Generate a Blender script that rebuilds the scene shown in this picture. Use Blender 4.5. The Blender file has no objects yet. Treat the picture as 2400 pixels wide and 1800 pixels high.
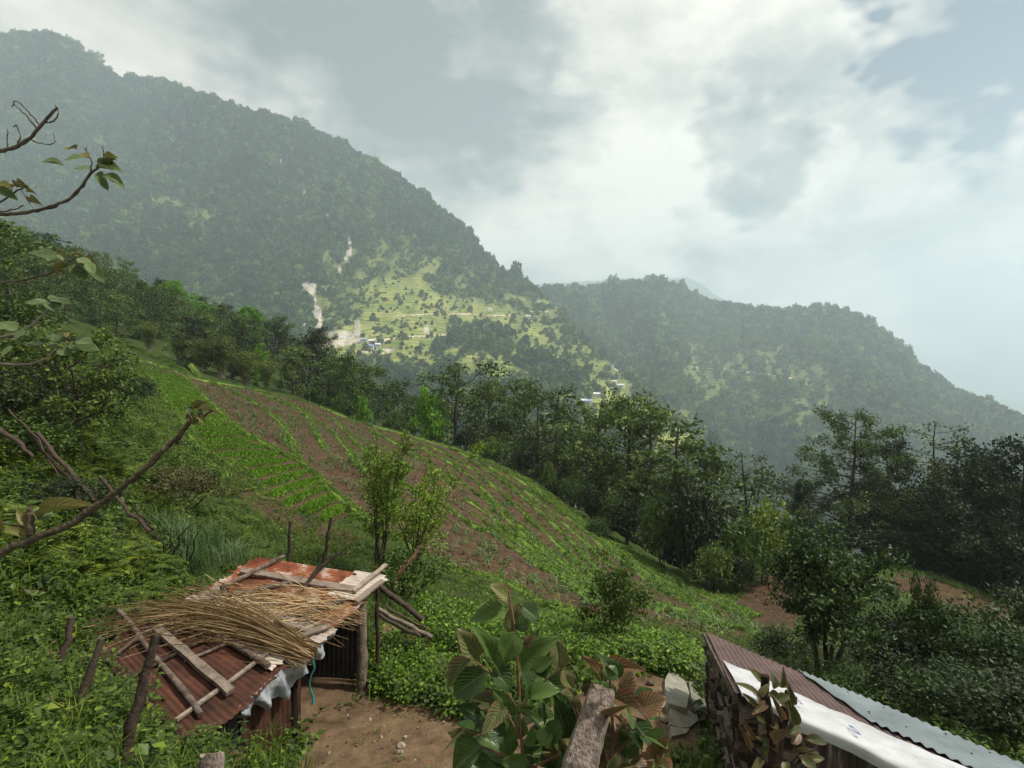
import bpy, math, random
import numpy as np
from mathutils import Vector, Matrix

R = math.radians
random.seed(7)
rng = np.random.default_rng(7)
sc = bpy.context.scene
COL = sc.collection
F = 1300.0                      # focal length in photograph pixels (2400 wide)

# ------------------------------------------------------------------ camera
cam_data = bpy.data.cameras.new('camera')
cam_data.sensor_width = 36.0
cam_data.lens = F / 2400 * 36.0
cam_data.clip_start = 0.05
cam_data.clip_end = 20000
cam = bpy.data.objects.new('camera', cam_data)
cam.rotation_euler = (R(90), 0, 0)
COL.objects.link(cam)
sc.camera = cam

# ------------------------------------------------------------------ render settings
sc.view_settings.view_transform = 'Standard'
sc.view_settings.look = 'None'
sc.view_settings.exposure = 0.62
sc.view_settings.gamma = 1.0
sc.view_settings.use_curve_mapping = False
cy = sc.cycles
cy.use_denoising = True
cy.use_adaptive_sampling = True
cy.adaptive_threshold = 0.025
cy.max_bounces = 5
cy.diffuse_bounces = 2
cy.glossy_bounces = 2
cy.transmission_bounces = 3
cy.transparent_max_bounces = 8
cy.volume_bounces = 2
cy.sample_clamp_indirect = 5.0

def pdir(px, py):
    v = Vector(((px - 1200) / F, 1.0, (900 - py) / F))
    return v.normalized()

# ------------------------------------------------------------------ world: overcast sky with clouds
SUN_EL, SUN_AZ = R(54), R(98)        # azimuth measured from +Y (view direction) towards +X
world = bpy.data.worlds.new('World')
sc.world = world
world.use_nodes = True
world.cycles.sampling_method = 'MANUAL'
world.cycles.sample_map_resolution = 256
nt = world.node_tree
nt.nodes.clear()
def N(tree, typ, **kw):
    n = tree.nodes.new(typ)
    for k, v in kw.items():
        if k == 'ins':
            for kk, vv in v.items():
                n.inputs[kk].default_value = vv
        else:
            setattr(n, k, v)
    return n
def LK(tree, a, b):
    tree.links.new(a, b)
def math_node(tree, op, a, b=None, clamp=False):
    n = tree.nodes.new('ShaderNodeMath'); n.operation = op; n.use_clamp = clamp
    for i, v in enumerate((a, b)):
        if v is None: continue
        if isinstance(v, (int, float)): n.inputs[i].default_value = v
        else: tree.links.new(v, n.inputs[i])
    return n.outputs[0]
out = N(nt, 'ShaderNodeOutputWorld')
bg = N(nt, 'ShaderNodeBackground', ins={'Strength': 0.1})
LK(nt, bg.outputs[0], out.inputs[0])
skyt = N(nt, 'ShaderNodeTexSky')
skyt.sky_type = 'NISHITA'
skyt.sun_disc = False
skyt.sun_elevation = SUN_EL
skyt.sun_rotation = SUN_AZ
skyt.altitude = 1800
skyt.air_density = 1.0
skyt.dust_density = 1.0
skyt.ozone_density = 0.3
tc = N(nt, 'ShaderNodeTexCoord')
# big soft shapes + fine curls
mp = N(nt, 'ShaderNodeMapping', ins={'Scale': (1.0, 1.0, 1.7)})
LK(nt, tc.outputs['Generated'], mp.inputs['Vector'])
n1 = N(nt, 'ShaderNodeTexNoise', ins={'Scale': 3.4, 'Detail': 6.0, 'Roughness': 0.6})
LK(nt, mp.outputs[0], n1.inputs['Vector'])
n2 = N(nt, 'ShaderNodeTexNoise', ins={'Scale': 6.0, 'Detail': 3.0, 'Roughness': 0.65})
LK(nt, mp.outputs[0], n2.inputs['Vector'])
# direction bent by noise, so that cloud masses get torn borders
sub = N(nt, 'ShaderNodeVectorMath', operation='SUBTRACT')
LK(nt, n2.outputs['Color'], sub.inputs[0]); sub.inputs[1].default_value = (0.5, 0.5, 0.5)
scl = N(nt, 'ShaderNodeVectorMath', operation='SCALE'); scl.inputs['Scale'].default_value = 0.34
LK(nt, sub.outputs[0], scl.inputs[0])
addv = N(nt, 'ShaderNodeVectorMath', operation='ADD')
LK(nt, tc.outputs['Generated'], addv.inputs[0]); LK(nt, scl.outputs[0], addv.inputs[1])
nrm = N(nt, 'ShaderNodeVectorMath', operation='NORMALIZE')
LK(nt, addv.outputs[0], nrm.inputs[0])
def cloud_mass(px, py, r_out, r_in, weight):
    d = N(nt, 'ShaderNodeVectorMath', operation='DOT_PRODUCT')
    LK(nt, nrm.outputs[0], d.inputs[0]); d.inputs[1].default_value = pdir(px, py)
    m = N(nt, 'ShaderNodeMapRange'); m.interpolation_type = 'SMOOTHSTEP'
    LK(nt, d.outputs['Value'], m.inputs['Value'])
    m.inputs['From Min'].default_value = math.cos(r_out); m.inputs['From Max'].default_value = math.cos(r_in)
    return math_node(nt, 'MULTIPLY', m.outputs[0], weight)
b = math_node(nt, 'MULTIPLY', math_node(nt, 'SUBTRACT', n1.outputs['Fac'], 0.5), 2.4)
b = math_node(nt, 'ADD', b, 0.45)
n3 = N(nt, 'ShaderNodeTexNoise', ins={'Scale': 2.3, 'Detail': 7.0, 'Roughness': 0.58, 'Distortion': 0.25})
mp3 = N(nt, 'ShaderNodeMapping', ins={'Scale': (1.0, 1.0, 2.1), 'Location': (3.1, 1.7, .6)})
LK(nt, tc.outputs['Generated'], mp3.inputs['Vector']); LK(nt, mp3.outputs[0], n3.inputs['Vector'])
edge3 = N(nt, 'ShaderNodeMapRange', ins={'From Min': .44, 'From Max': .56, 'To Max': .30}); edge3.interpolation_type = 'SMOOTHSTEP'
LK(nt, n3.outputs['Fac'], edge3.inputs['Value'])
b = math_node(nt, 'ADD', b, edge3.outputs[0])
MASSES = [(960, 150, .28, .03, -.62), (860, 30, .16, .01, -.22), (1010, 260, .14, .01, -.28),
          (1730, 350, .10, .01, -.55), (1350, 430, .10, .01, -.16), (1920, 60, .20, .02, -.18),
          (1480, 530, .20, .03, .34), (1750, 560, .10, .02, .25), (2050, 640, .22, .05, .12), (1500, 300, .3, .1, .10),
          (2250, 420, .2, .05, -.12), (330, 160, .35, .1, -.10), (1330, 640, .12, .03, -.30), (1600, 680, .12, .03, -.25),
          (2380, 880, .2, .05, -.35)]
for a in MASSES:
    b = math_node(nt, 'ADD', b, cloud_mass(*a))
ramp = N(nt, 'ShaderNodeValToRGB')
LK(nt, b, ramp.inputs[0])
el = ramp.color_ramp.elements
el[0].position = 0.0; el[0].color = (.115, .13, .13, 1)
el[1].position = 1.0; el[1].color = (.76, .70, .62, 1)
e = el.new(.35); e.color = (.28, .285, .275, 1)
e = el.new(.66); e.color = (.535, .495, .44, 1)
c10 = N(nt, 'ShaderNodeVectorMath', operation='SCALE'); c10.inputs['Scale'].default_value = 10.0
LK(nt, ramp.outputs[0], c10.inputs[0])
gap = cloud_mass(2310, 50, .16, .05, 2.0)
gap2 = cloud_mass(2200, 150, .07, .01, .6)
gap3 = cloud_mass(1960, 330, .05, .01, .35)
g = math_node(nt, 'MAXIMUM', math_node(nt, 'MAXIMUM', gap, gap2), gap3)
g = math_node(nt, 'MULTIPLY', g, math_node(nt, 'ADD', math_node(nt, 'MULTIPLY', n2.outputs['Fac'], 3.2), -.75, True), True)
mixw = N(nt, 'ShaderNodeMix', data_type='RGBA')
LK(nt, g, mixw.inputs['Factor'])
LK(nt, c10.outputs[0], mixw.inputs['A'])
sk6 = N(nt, 'ShaderNodeVectorMath', operation='MULTIPLY'); sk6.inputs[1].default_value = (.10, .23, .28)
LK(nt, skyt.outputs[0], sk6.inputs[0]); LK(nt, sk6.outputs[0], mixw.inputs['B'])
LK(nt, mixw.outputs['Result'], bg.inputs['Color'])

# ------------------------------------------------------------------ sun (behind thin cloud: broad, soft)
sun_data = bpy.data.lights.new('sun', 'SUN')
sun_data.energy = 4.0
sun_data.angle = R(4)
sun_data.color = (1.0, .94, .84)
sun = bpy.data.objects.new('sun', sun_data)
to_sun = Vector((math.sin(SUN_AZ) * math.cos(SUN_EL), math.cos(SUN_AZ) * math.cos(SUN_EL), math.sin(SUN_EL)))
sun.rotation_euler = to_sun.to_track_quat('Z', 'Y').to_euler()
sun.location = (0, 0, 30)
COL.objects.link(sun)

# ------------------------------------------------------------------ helpers: noise, splines, meshes
def _h(ix, iy, s):
    n = (ix.astype(np.int64) * 374761393 + iy.astype(np.int64) * 668265263 + s * 974711) & 0xffffffff
    n = ((n ^ (n >> 13)) * 1274126177) & 0xffffffff
    n = n ^ (n >> 16)
    return (n & 0xffff) / 65535.0
def vnoise(x, y, s=0):
    x = np.asarray(x, float); y = np.asarray(y, float)
    ix = np.floor(x).astype(np.int64); iy = np.floor(y).astype(np.int64)
    fx = x - ix; fy = y - iy
    fx = fx * fx * (3 - 2 * fx); fy = fy * fy * (3 - 2 * fy)
    a = _h(ix, iy, s); b_ = _h(ix + 1, iy, s); c = _h(ix, iy + 1, s); d = _h(ix + 1, iy + 1, s)
    return (a + (b_ - a) * fx) * (1 - fy) + (c + (d - c) * fx) * fy
def fbm(x, y, s=0, o=4):
    t = 0; amp = .5; tot = 0
    for k in range(o):
        t = t + amp * vnoise(np.asarray(x) * 2 ** k, np.asarray(y) * 2 ** k, s + k * 17); tot += amp; amp *= .5
    return t / tot
def interp(pts, x):
    p = np.array(pts, float)
    return np.interp(x, p[:, 0], p[:, 1])
def inside(poly, x, y):
    x = np.asarray(x, float); y = np.asarray(y, float)
    r = np.zeros(x.shape, bool); n = len(poly); j = n - 1
    for i in range(n):
        xi, yi = poly[i]; xj, yj = poly[j]
        c = ((yi > y) != (yj > y)) & (x < (xj - xi) * (y - yi) / ((yj - yi) or 1e-9) + xi)
        r ^= c; j = i
    return r
def seg_dist(poly, x, y):
    """distance to a polyline and the parameter along it"""
    x = np.asarray(x, float); y = np.asarray(y, float); best = np.full(x.shape, 1e9)
    for (ax, ay), (bx, by) in zip(poly[:-1], poly[1:]):
        dx, dy = bx - ax, by - ay
        t = np.clip(((x - ax) * dx + (y - ay) * dy) / (dx * dx + dy * dy), 0, 1)
        best = np.minimum(best, np.hypot(x - ax - t * dx, y - ay - t * dy))
    return best
class TPS:
    """thin plate spline through scattered values"""
    def __init__(self, pts, vals, lam=1e-4):
        self.p = np.array(pts, float) / 1000; v = np.array(vals, float); n = len(v)
        K = self.k(self.p, self.p) + lam * np.eye(n)
        P = np.c_[np.ones(n), self.p]
        A = np.zeros((n + 3, n + 3)); A[:n, :n] = K; A[:n, n:] = P; A[n:, :n] = P.T
        self.w = np.linalg.solve(A, np.r_[v, 0, 0, 0])
    @staticmethod
    def k(a, b):
        d2 = ((a[:, None, :] - b[None]) ** 2).sum(-1)
        return d2 * np.log(d2 + 1e-12)
    def __call__(self, x, y):
        x = np.asarray(x, float); sh = x.shape
        q = np.c_[x.ravel(), np.asarray(y, float).ravel()] / 1000
        o = np.empty(len(q))
        for i in range(0, len(q), 20000):
            qq = q[i:i + 20000]
            o[i:i + 20000] = self.k(qq, self.p) @ self.w[:-3] + np.c_[np.ones(len(qq)), qq] @ self.w[-3:]
        return o.reshape(sh)
def at(px, py, D):
    """pixel + depth -> point in the place"""
    px = np.asarray(px, float); py = np.asarray(py, float); D = np.asarray(D, float)
    return np.stack([(px - 1200) / F * D, D + 0 * px, (900 - py) / F * D], -1)
def unit(v):
    v = np.asarray(v, float)
    return v / (np.linalg.norm(v, axis=-1, keepdims=True) + 1e-12)

class MB:
    def __init__(self):
        self.v = []; self.f = []; self.n = 0; self.uv = []; self.has_uv = False; self.mi = []
    def add(self, verts, faces, mat=0, uv=None):
        verts = np.asarray(verts, float).reshape(-1, 3); faces = np.asarray(faces, np.int64)
        if len(verts) == 0 or len(faces) == 0: return
        self.v.append(verts); self.f.append(faces + self.n); self.mi.append(np.full(len(faces), mat, np.int32))
        self.n += len(verts)
        if uv is not None: self.has_uv = True
        self.uv.append(np.zeros((len(verts), 2)) if uv is None else np.asarray(uv, float))
    def mesh(self, name, mats, smooth=False):
        me = bpy.data.meshes.new(name)
        V = np.concatenate(self.v)
        tot = np.concatenate([np.full(len(f), f.shape[1], np.int32) for f in self.f])
        loops = np.concatenate([f.ravel() for f in self.f]).astype(np.int32)
        me.vertices.add(len(V)); me.vertices.foreach_set('co', V.ravel().astype(np.float32))
        me.loops.add(len(loops)); me.loops.foreach_set('vertex_index', loops)
        me.polygons.add(len(tot))
        me.polygons.foreach_set('loop_start', np.r_[0, np.cumsum(tot)[:-1]].astype(np.int32))
        me.polygons.foreach_set('loop_total', tot)
        if not isinstance(mats, (list, tuple)): mats = [mats]
        for m in mats: me.materials.append(m)
        me.polygons.foreach_set('material_index', np.concatenate(self.mi))
        me.polygons.foreach_set('use_smooth', np.full(len(tot), bool(smooth)))
        if self.has_uv:
            l = me.uv_layers.new(name='UVMap')
            l.data.foreach_set('uv', np.concatenate(self.uv)[loops].ravel().astype(np.float32))
        me.update(calc_edges=True)
        return me
    def build(self, name, mats, parent=None, smooth=False):
        return link(name, self.mesh(name, mats, smooth), parent)
def link(name, me, parent=None, loc=None):
    o = bpy.data.objects.new(name, me)
    COL.objects.link(o)
    if parent is not None: o.parent = parent
    if loc is not None: o.location = loc
    return o
def tag(o, label=None, cat=None, group=None, kind=None):
    if label: o['label'] = label
    if cat: o['category'] = cat
    if group: o['group'] = group
    if kind: o['kind'] = kind
    return o
def thing(name, label, cat, loc=(0, 0, 0), rz=0.0, group=None, scale=None):
    o = bpy.data.objects.new(name, None); o.empty_display_size = .2
    COL.objects.link(o); o.location = loc; o.rotation_euler = (0, 0, rz)
    if scale is not None: o.scale = scale
    return tag(o, label, cat, group)
def grid_faces(nr, nc):
    i = np.arange((nr - 1) * (nc - 1)); r = i // (nc - 1); c = i % (nc - 1)
    a = r * nc + c
    return np.stack([a, a + 1, a + nc + 1, a + nc], -1)
def tube(mb, path, rad, sides=6, mat=0, cap=True, jitter=0.0, rs=None):
    path = np.asarray(path, float); n = len(path)
    rad = np.broadcast_to(np.asarray(rad, float), (n,))
    t = unit(np.gradient(path, axis=0))
    up = np.array([0, 0, 1.0]) if abs(t[0, 2]) < .9 else np.array([1.0, 0, 0])
    a = unit(np.cross(t, up)); bb = np.cross(t, a)
    ang = np.arange(sides) / sides * 2 * np.pi
    ring = (np.cos(ang)[None, :, None] * a[:, None] + np.sin(ang)[None, :, None] * bb[:, None])
    rr = rad[:, None, None] * np.ones((n, sides, 1))
    if jitter: rr = rr * (1 + jitter * ((rs or rng).random((n, sides, 1)) - .5) * 2)
    V = (path[:, None] + ring * rr).reshape(-1, 3)
    i = np.arange((n - 1) * sides); r = i // sides; c = i % sides; c2 = (c + 1) % sides
    f = np.stack([r * sides + c, r * sides + c2, (r + 1) * sides + c2, (r + 1) * sides + c], -1)
    uv = np.stack([np.tile(np.arange(sides) / sides, n), np.repeat(np.linspace(0, 1, n), sides)], -1)
    mb.add(V, f, mat, uv)
    if cap:
        for k, o_ in ((0, 0), (n - 1, (n - 1) * sides)):
            cv = np.vstack([V[o_:o_ + sides], path[k][None]])
            idx = np.arange(sides)
            mb.add(cv, np.stack([idx, (idx + 1) % sides, np.full(sides, sides)], -1), mat, np.zeros((sides + 1, 2)) + .5)
def leafq(mb, P, d, nrm_, L, W, mat=0, fold=.12, wide=.45):
    """folded four-cornered leaves"""
    P = np.asarray(P, float); d = unit(d); n_ = np.broadcast_to(nrm_, P.shape)
    s = unit(np.cross(d, n_)); n_ = np.cross(s, d)
    L = np.broadcast_to(L, (len(P),))[:, None]; W = np.broadcast_to(W, (len(P),))[:, None]
    V = np.stack([P, P + d * L * wide + s * W / 2 + n_ * W * fold, P + d * L, P + d * L * wide - s * W / 2 + n_ * W * fold], 1)
    f = np.arange(len(P) * 4).reshape(-1, 4)
    mb.add(V.reshape(-1, 3), f, mat)
def rand_dirs(n, r=rng, zmin=-1, zmax=1):
    z = r.uniform(zmin, zmax, n); a = r.uniform(0, 2 * np.pi, n); q = np.sqrt(1 - z * z)
    return np.stack([q * np.cos(a), q * np.sin(a), z], -1)
def box_verts(c0, ex, ey, ez):
    """eight corners from a base corner and three edge vectors"""
    c0, ex, ey, ez = (np.asarray(q, float) for q in (c0, ex, ey, ez))
    return np.array([c0, c0 + ex, c0 + ex + ey, c0 + ey, c0 + ez, c0 + ex + ez, c0 + ex + ey + ez, c0 + ey + ez])
BOXF = np.array([[0, 3, 2, 1], [4, 5, 6, 7], [0, 1, 5, 4], [1, 2, 6, 5], [2, 3, 7, 6], [3, 0, 4, 7]])

# ------------------------------------------------------------------ materials
MATS = {}
def mat(name, c1, c2=None, rough=.8, scale=4.0, detail=6, spec=.3, bump=0.0, bump_scale=None, metal=0.0, island=0.0,
        obj_random=0.0, translucent=0.0, stretch=(1, 1, 1), c3=None, ramp=(.35, .65), coord='Object', world_noise=0.0):
    """principled surface whose colour wanders between c1 and c2 (and c3)"""
    m = bpy.data.materials.new(name); m.use_nodes = True
    t = m.node_tree; p = t.nodes['Principled BSDF']; o = t.nodes['Material Output']
    p.inputs['Roughness'].default_value = rough; p.inputs['Metallic'].default_value = metal
    p.inputs['Specular IOR Level'].default_value = spec
    tc_ = N(t, 'ShaderNodeTexCoord'); mp_ = N(t, 'ShaderNodeMapping', ins={'Scale': stretch})
    LK(t, tc_.outputs[coord], mp_.inputs['Vector'])
    nz = N(t, 'ShaderNodeTexNoise', ins={'Scale': scale, 'Detail': detail, 'Roughness': .6})
    LK(t, mp_.outputs[0], nz.inputs['Vector'])
    fac = nz.outputs['Fac']
    if island:
        gi = N(t, 'ShaderNodeNewGeometry')
        k = math_node(t, 'MULTIPLY', math_node(t, 'SUBTRACT', gi.outputs['Random Per Island'], .5), island)
        fac = math_node(t, 'ADD', fac, k)
    if obj_random:
        oi = N(t, 'ShaderNodeObjectInfo')
        k = math_node(t, 'MULTIPLY', math_node(t, 'SUBTRACT', oi.outputs['Random'], .5), obj_random)
        fac = math_node(t, 'ADD', fac, k)
    if world_noise:
        gp = N(t, 'ShaderNodeNewGeometry'); wn = N(t, 'ShaderNodeTexNoise', ins={'Scale': world_noise, 'Detail': 4, 'Roughness': .65}); LK(t, gp.outputs['Position'], wn.inputs['Vector'])
        fac = math_node(t, 'ADD', fac, math_node(t, 'MULTIPLY', math_node(t, 'SUBTRACT', wn.outputs['Fac'], .5), 1.5))
    rp = N(t, 'ShaderNodeValToRGB'); LK(t, fac, rp.inputs[0])
    e_ = rp.color_ramp.elements
    e_[0].position = ramp[0]; e_[0].color = (*c1, 1)
    e_[1].position = ramp[1]; e_[1].color = (*(c2 or c1), 1)
    if c3:
        q = e_.new(min(1.0, ramp[1] + (ramp[1] - ramp[0]) * .6)); q.color = (*c3, 1)
    LK(t, rp.outputs[0], p.inputs['Base Color'])
    if bump:
        nb = N(t, 'ShaderNodeTexNoise', ins={'Scale': bump_scale or scale * 3, 'Detail': 5})
        LK(t, mp_.outputs[0], nb.inputs['Vector'])
        bp = N(t, 'ShaderNodeBump', ins={'Strength': bump, 'Distance': .02}); LK(t, nb.outputs['Fac'], bp.inputs['Height'])
        LK(t, bp.outputs[0], p.inputs['Normal'])
    if translucent:
        tr = N(t, 'ShaderNodeBsdfTranslucent'); LK(t, rp.outputs[0], tr.inputs['Color'])
        mx = N(t, 'ShaderNodeMixShader', ins={0: translucent})
        LK(t, p.outputs[0], mx.inputs[1]); LK(t, tr.outputs[0], mx.inputs[2]); LK(t, mx.outputs[0], o.inputs['Surface'])
    MATS[name] = m
    return m
def leafmat(name, c1, c2, c3=None, rough=.55, spec=.35, island=.9, obj_random=.5, translucent=.28, scale=.6, world_noise=0.0):
    return mat(name, c1, c2, rough=rough, spec=spec, island=island, obj_random=obj_random, translucent=translucent, scale=scale,
               c3=c3, ramp=(.15, .85), world_noise=world_noise)

# ------------------------------------------------------------------ near ground: a depth for each line of sight, read off the photograph
CREST = [(-900, 500), (-400, 600), (0, 735), (130, 768), (300, 830), (450, 884), (700, 932), (830, 985), (960, 1020), (1130, 1075), (1250, 1130),
         (1330, 1190), (1440, 1262), (1560, 1342), (1640, 1388), (1700, 1388), (1780, 1345), (1870, 1312), (2100, 1325), (2250, 1368),
         (2400, 1432), (2800, 1580), (3300, 1700)]
_c = np.array([
 (100,1750,4.2),(300,1800,4.2),(-300,1500,4.5),(100,1500,6.4),(-300,1200,7),(100,1250,9),(0,1000,16),(200,1100,14),(200,950,22),(0,800,32),
 (-400,800,22),(-400,600,40),(-800,600,25),(130,780,55),(300,840,55),(370,880,46),(450,890,53),(680,932,60),(830,987,58),(960,1022,55),(1130,1077,50),
 (1250,1132,46),(1330,1192,42),(1440,1264,38),(1560,1344,33),(1650,1390,30),(1780,1350,35),(1870,1314,38),(2100,1327,38),
 (2250,1370,36),(2400,1434,34),(2800,1585,28),(700,1000,41),(600,1000,36),(500,1000,32),(400,1050,25),(600,1150,20.5),
 (800,1150,24.5),(900,1100,30),(1100,1150,36),(1100,1250,26),(1000,1300,18.5),(1300,1380,20),(1400,1320,27),(1200,1250,29.5),
 (1550,1450,20),(1700,1460,22),(1850,1430,25),(2200,1450,22),(800,1230,17.5),(650,1280,14),(400,1280,11.5),(600,1350,11.3),
 (900,1350,12.8),(1050,1400,12.6),(1250,1450,12.5),(1450,1470,13.2),(1600,1530,11),(1620,1600,8.4),(1600,1720,6.8),(900,1480,9.8),
 (1000,1560,8.7),(1000,1690,7.2),(800,1750,6.7),(850,1640,8.05),(1100,1800,6.2),(700,1800,6.2),(434,1760,5.4),(434,1680,6.6),
 (434,1560,8.0),(434,1420,9.5),(240,1515,7.0),(240,1620,5.6),(240,1400,8.2),(600,1640,7.9),(620,1780,6.3),(1350,1600,8.2),(1350,1750,6.4),
 (1600,1790,6.0),(1750,1700,8.0),(1750,1580,11),(1900,1650,10),(2000,1550,13.5),(2100,1700,9.5),(2300,1750,8.3),(2300,1600,12),
 (2400,1500,18),(2800,1700,12),(2800,1950,5.5),(1200,2300,2.9),(300,2300,2.6),(2200,2300,3.3),(1200,3300,1.0),(300,3300,.95),(2200,3300,1.05),
 (-500,2300,2.3),(3000,2300,3.0),(-600,3300,.9),(3000,3300,1.0)])
DEPTH = TPS(_c[:, :2] * np.array([1, 1.6]), np.log(_c[:, 2]))
def depth(px, py):
    return np.exp(DEPTH(px, np.asarray(py, float) * 1.6))
def on_ground(px, py, lift=0.0):
    p = at(px, py, depth(px, py)); p[..., 2] += lift
    return p
def crest(px): return interp(CREST, px)
# the wooded rise beyond the field on the left
HILL_TOP = [(-900, 330, 170), (-300, 455, 160), (0, 560, 150), (150, 630, 145), (300, 690, 140), (500, 765, 130), (700, 850, 112), (850, 945, 92), (960, 1040, 80)]
_ht = np.array(HILL_TOP, float)
def beyond_z(px, D, Dc, zc):
    """ground height beyond the crest line"""
    s = np.maximum(D - Dc, 0)
    drop = zc - .10 * s - .55 * np.maximum(s - 3, 0) ** 1.12
    Dt = np.interp(px, _ht[:, 0], _ht[:, 2]); zt = (900 - np.interp(px, _ht[:, 0], _ht[:, 1])) / F * Dt
    q = np.clip(s / np.maximum(Dt - Dc, 1), 0, 1)
    rise = zc + (zt - zc) * q - 10 * q * (1 - q) - .5 * np.maximum(D - Dt, 0)
    w = np.clip((960 - px) / 130, 0, 1); w = w * w * (3 - 2 * w)
    return np.maximum(drop * (1 - w) + rise * w, -330)
_pyrel = np.r_[np.linspace(0, 1, 110) ** 1.0, ]
def column(px):
    """depths and heights down one line of sight column"""
    c0 = float(crest(px)); py = np.r_[np.linspace(c0, 1800, 60), np.linspace(1850, 3300, 12)]
    D = depth(np.full(py.shape, px), py); return py, D
_colcache = {}
def ground_z(X, Y):
    px = 1200 + F * X / Y; key = round(px / 4)
    if key not in _colcache: _colcache[key] = column(key * 4.0)
    py, D = _colcache[key]
    if Y >= D[0]:
        return float(beyond_z(px, Y, D[0], (900 - py[0]) / F * D[0]))
    o = np.argsort(D)
    return float((900 - np.interp(Y, D[o], py[o])) / F * Y)

FIELD = [(130,770),(300,830),(450,885),(700,932),(830,985),(960,1020),(1130,1075),(1250,1130),(1330,1190),(1440,1262),(1560,1342),(1640,1400),(1720,1440),
         (1800,1500),(1680,1500),(1500,1450),(1400,1462),(1327,1444),(1266,1424),(1209,1391),(1160,1363),(1071,1346),(985,1300),(900,1250),(830,1215),(788,1170),(760,1138),(702,1089),
         (637,1056),(575,1020),(530,985),(481,940),(467,922),(430,884),(380,868),(330,850),(230,812),(140,785)]
PLOT_L = [(350,880),(376,920),(390,946),(415,975),(452,1027),(477,1060),(564,1096),(604,1136),(626,1157),(655,1174),(676,1194),(723,1204),(770,1228)]
PLOT_R = [(430,885),(467,922),(481,940),(530,985),(575,1020),(637,1056),(702,1089),(727,1101),(745,1121),(760,1138),(770,1154),(788,1170),(830,1200)]
PLOT = PLOT_L + PLOT_R[::-1]
DIRT_R = [(1720,1420),(1780,1352),(1870,1322),(1960,1340),(1920,1420),(1860,1500),(1800,1500)]
DIRT_R2 = [(2090,1338),(2200,1362),(2330,1410),(2480,1480),(2480,1560),(2330,1500),(2200,1430),(2090,1380)]
YARD = [(690,1800),(730,1720),(800,1640),(860,1585),(870,1500),(905,1455),(1000,1500),(1060,1560),(1100,1600),(1000,1585),(900,1570),(870,1640),(1000,1660),(1120,1690),(1200,1700),(1300,1650),
        (1500,1560),(1560,1580),(1640,1600),(1650,1760),(1400,1830),(1000,1900),(700,1900)]
SCRUB = [(560,1110),(660,1190),(760,1235),(850,1260),(800,1300),(640,1230),(540,1150)]
TERRACE = [
 [(448,855),(470,888),(542,917),(607,953),(651,989),(676,1025),(690,1076)],
 [(611,924),(673,950),(716,975),(741,1022),(760,1058)],
 [(781,983),(822,1030),(880,1085),(944,1143),(1010,1190)],
 [(989,1053),(1062,1094),(1107,1125),(1152,1175),(1188,1211),(1233,1252),(1288,1306),(1351,1351),(1405,1392)],
 [(1007,1039),(1075,1062),(1134,1103),(1197,1143),(1252,1193),(1301,1238),(1342,1279),(1387,1329),(1423,1369)],
 [(1116,1073),(1179,1104),(1242,1145),(1301,1193),(1356,1237),(1423,1290),(1496,1344),(1559,1392),(1700,1470)],
 [(1306,1178),(1356,1217),(1423,1262),(1505,1318),(1586,1364),(1649,1396),(1780,1450)],
 [(1107,1238),(1152,1256),(1197,1288),(1265,1333),(1333,1374),(1390,1420)],
 [(900,1255),(985,1305),(1071,1346),(1160,1363),(1209,1391),(1266,1424),(1327,1444),(1388,1464)],
 [(1535,1420),(1673,1460),(1795,1500)],
 [(430,884),(467,922),(530,985),(575,1020),(637,1056),(702,1089),(745,1121),(770,1154),(800,1180),(850,1225)],
 [(130,772),(300,834),(450,889),(700,936),(830,989),(960,1024),(1130,1079),(1250,1134)],
 [(1250,1140),(1340,1206),(1440,1275),(1560,1352),(1640,1400),(1700,1420)],
 [(230,792),(330,822),(400,850),(440,878)],
 [(350,885),(390,950),(420,985),(470,1065),(570,1110)],
 [(1060,1052),(1150,1085),(1215,1128),(1275,1172),(1330,1218),(1385,1265),(1450,1320),(1530,1378)],
 [(1180,1098),(1262,1152),(1330,1205),(1395,1255),(1465,1308),(1560,1370),(1660,1425)],
 [(1090,1175),(1160,1225),(1225,1275),(1290,1330),(1360,1385)],
 [(1020,1175),(1075,1215),(1130,1248)],
 [(1400,1400),(1500,1425),(1600,1450),(1720,1480)],
 [(870,1010),(930,1045),(990,1085),(1060,1140)],
]
def _between(a, b_, f):
    a, b_ = np.array(a, float), np.array(b_, float); rs = lambda p: np.stack([np.interp(np.linspace(0, 1, 9), np.linspace(0, 1, len(p)), p[:, k]) for k in (0, 1)], -1)
    return [tuple(q) for q in rs(a) * (1 - f) + rs(b_) * f]
for _i, _j, _f in ((3, 4, .5), (4, 15, .5), (15, 5, .5), (5, 16, .5), (16, 6, .5), (7, 17, .5), (3, 17, .45), (1, 2, .4)):
    TERRACE.append(_between(TERRACE[_i], TERRACE[_j], _f))

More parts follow.
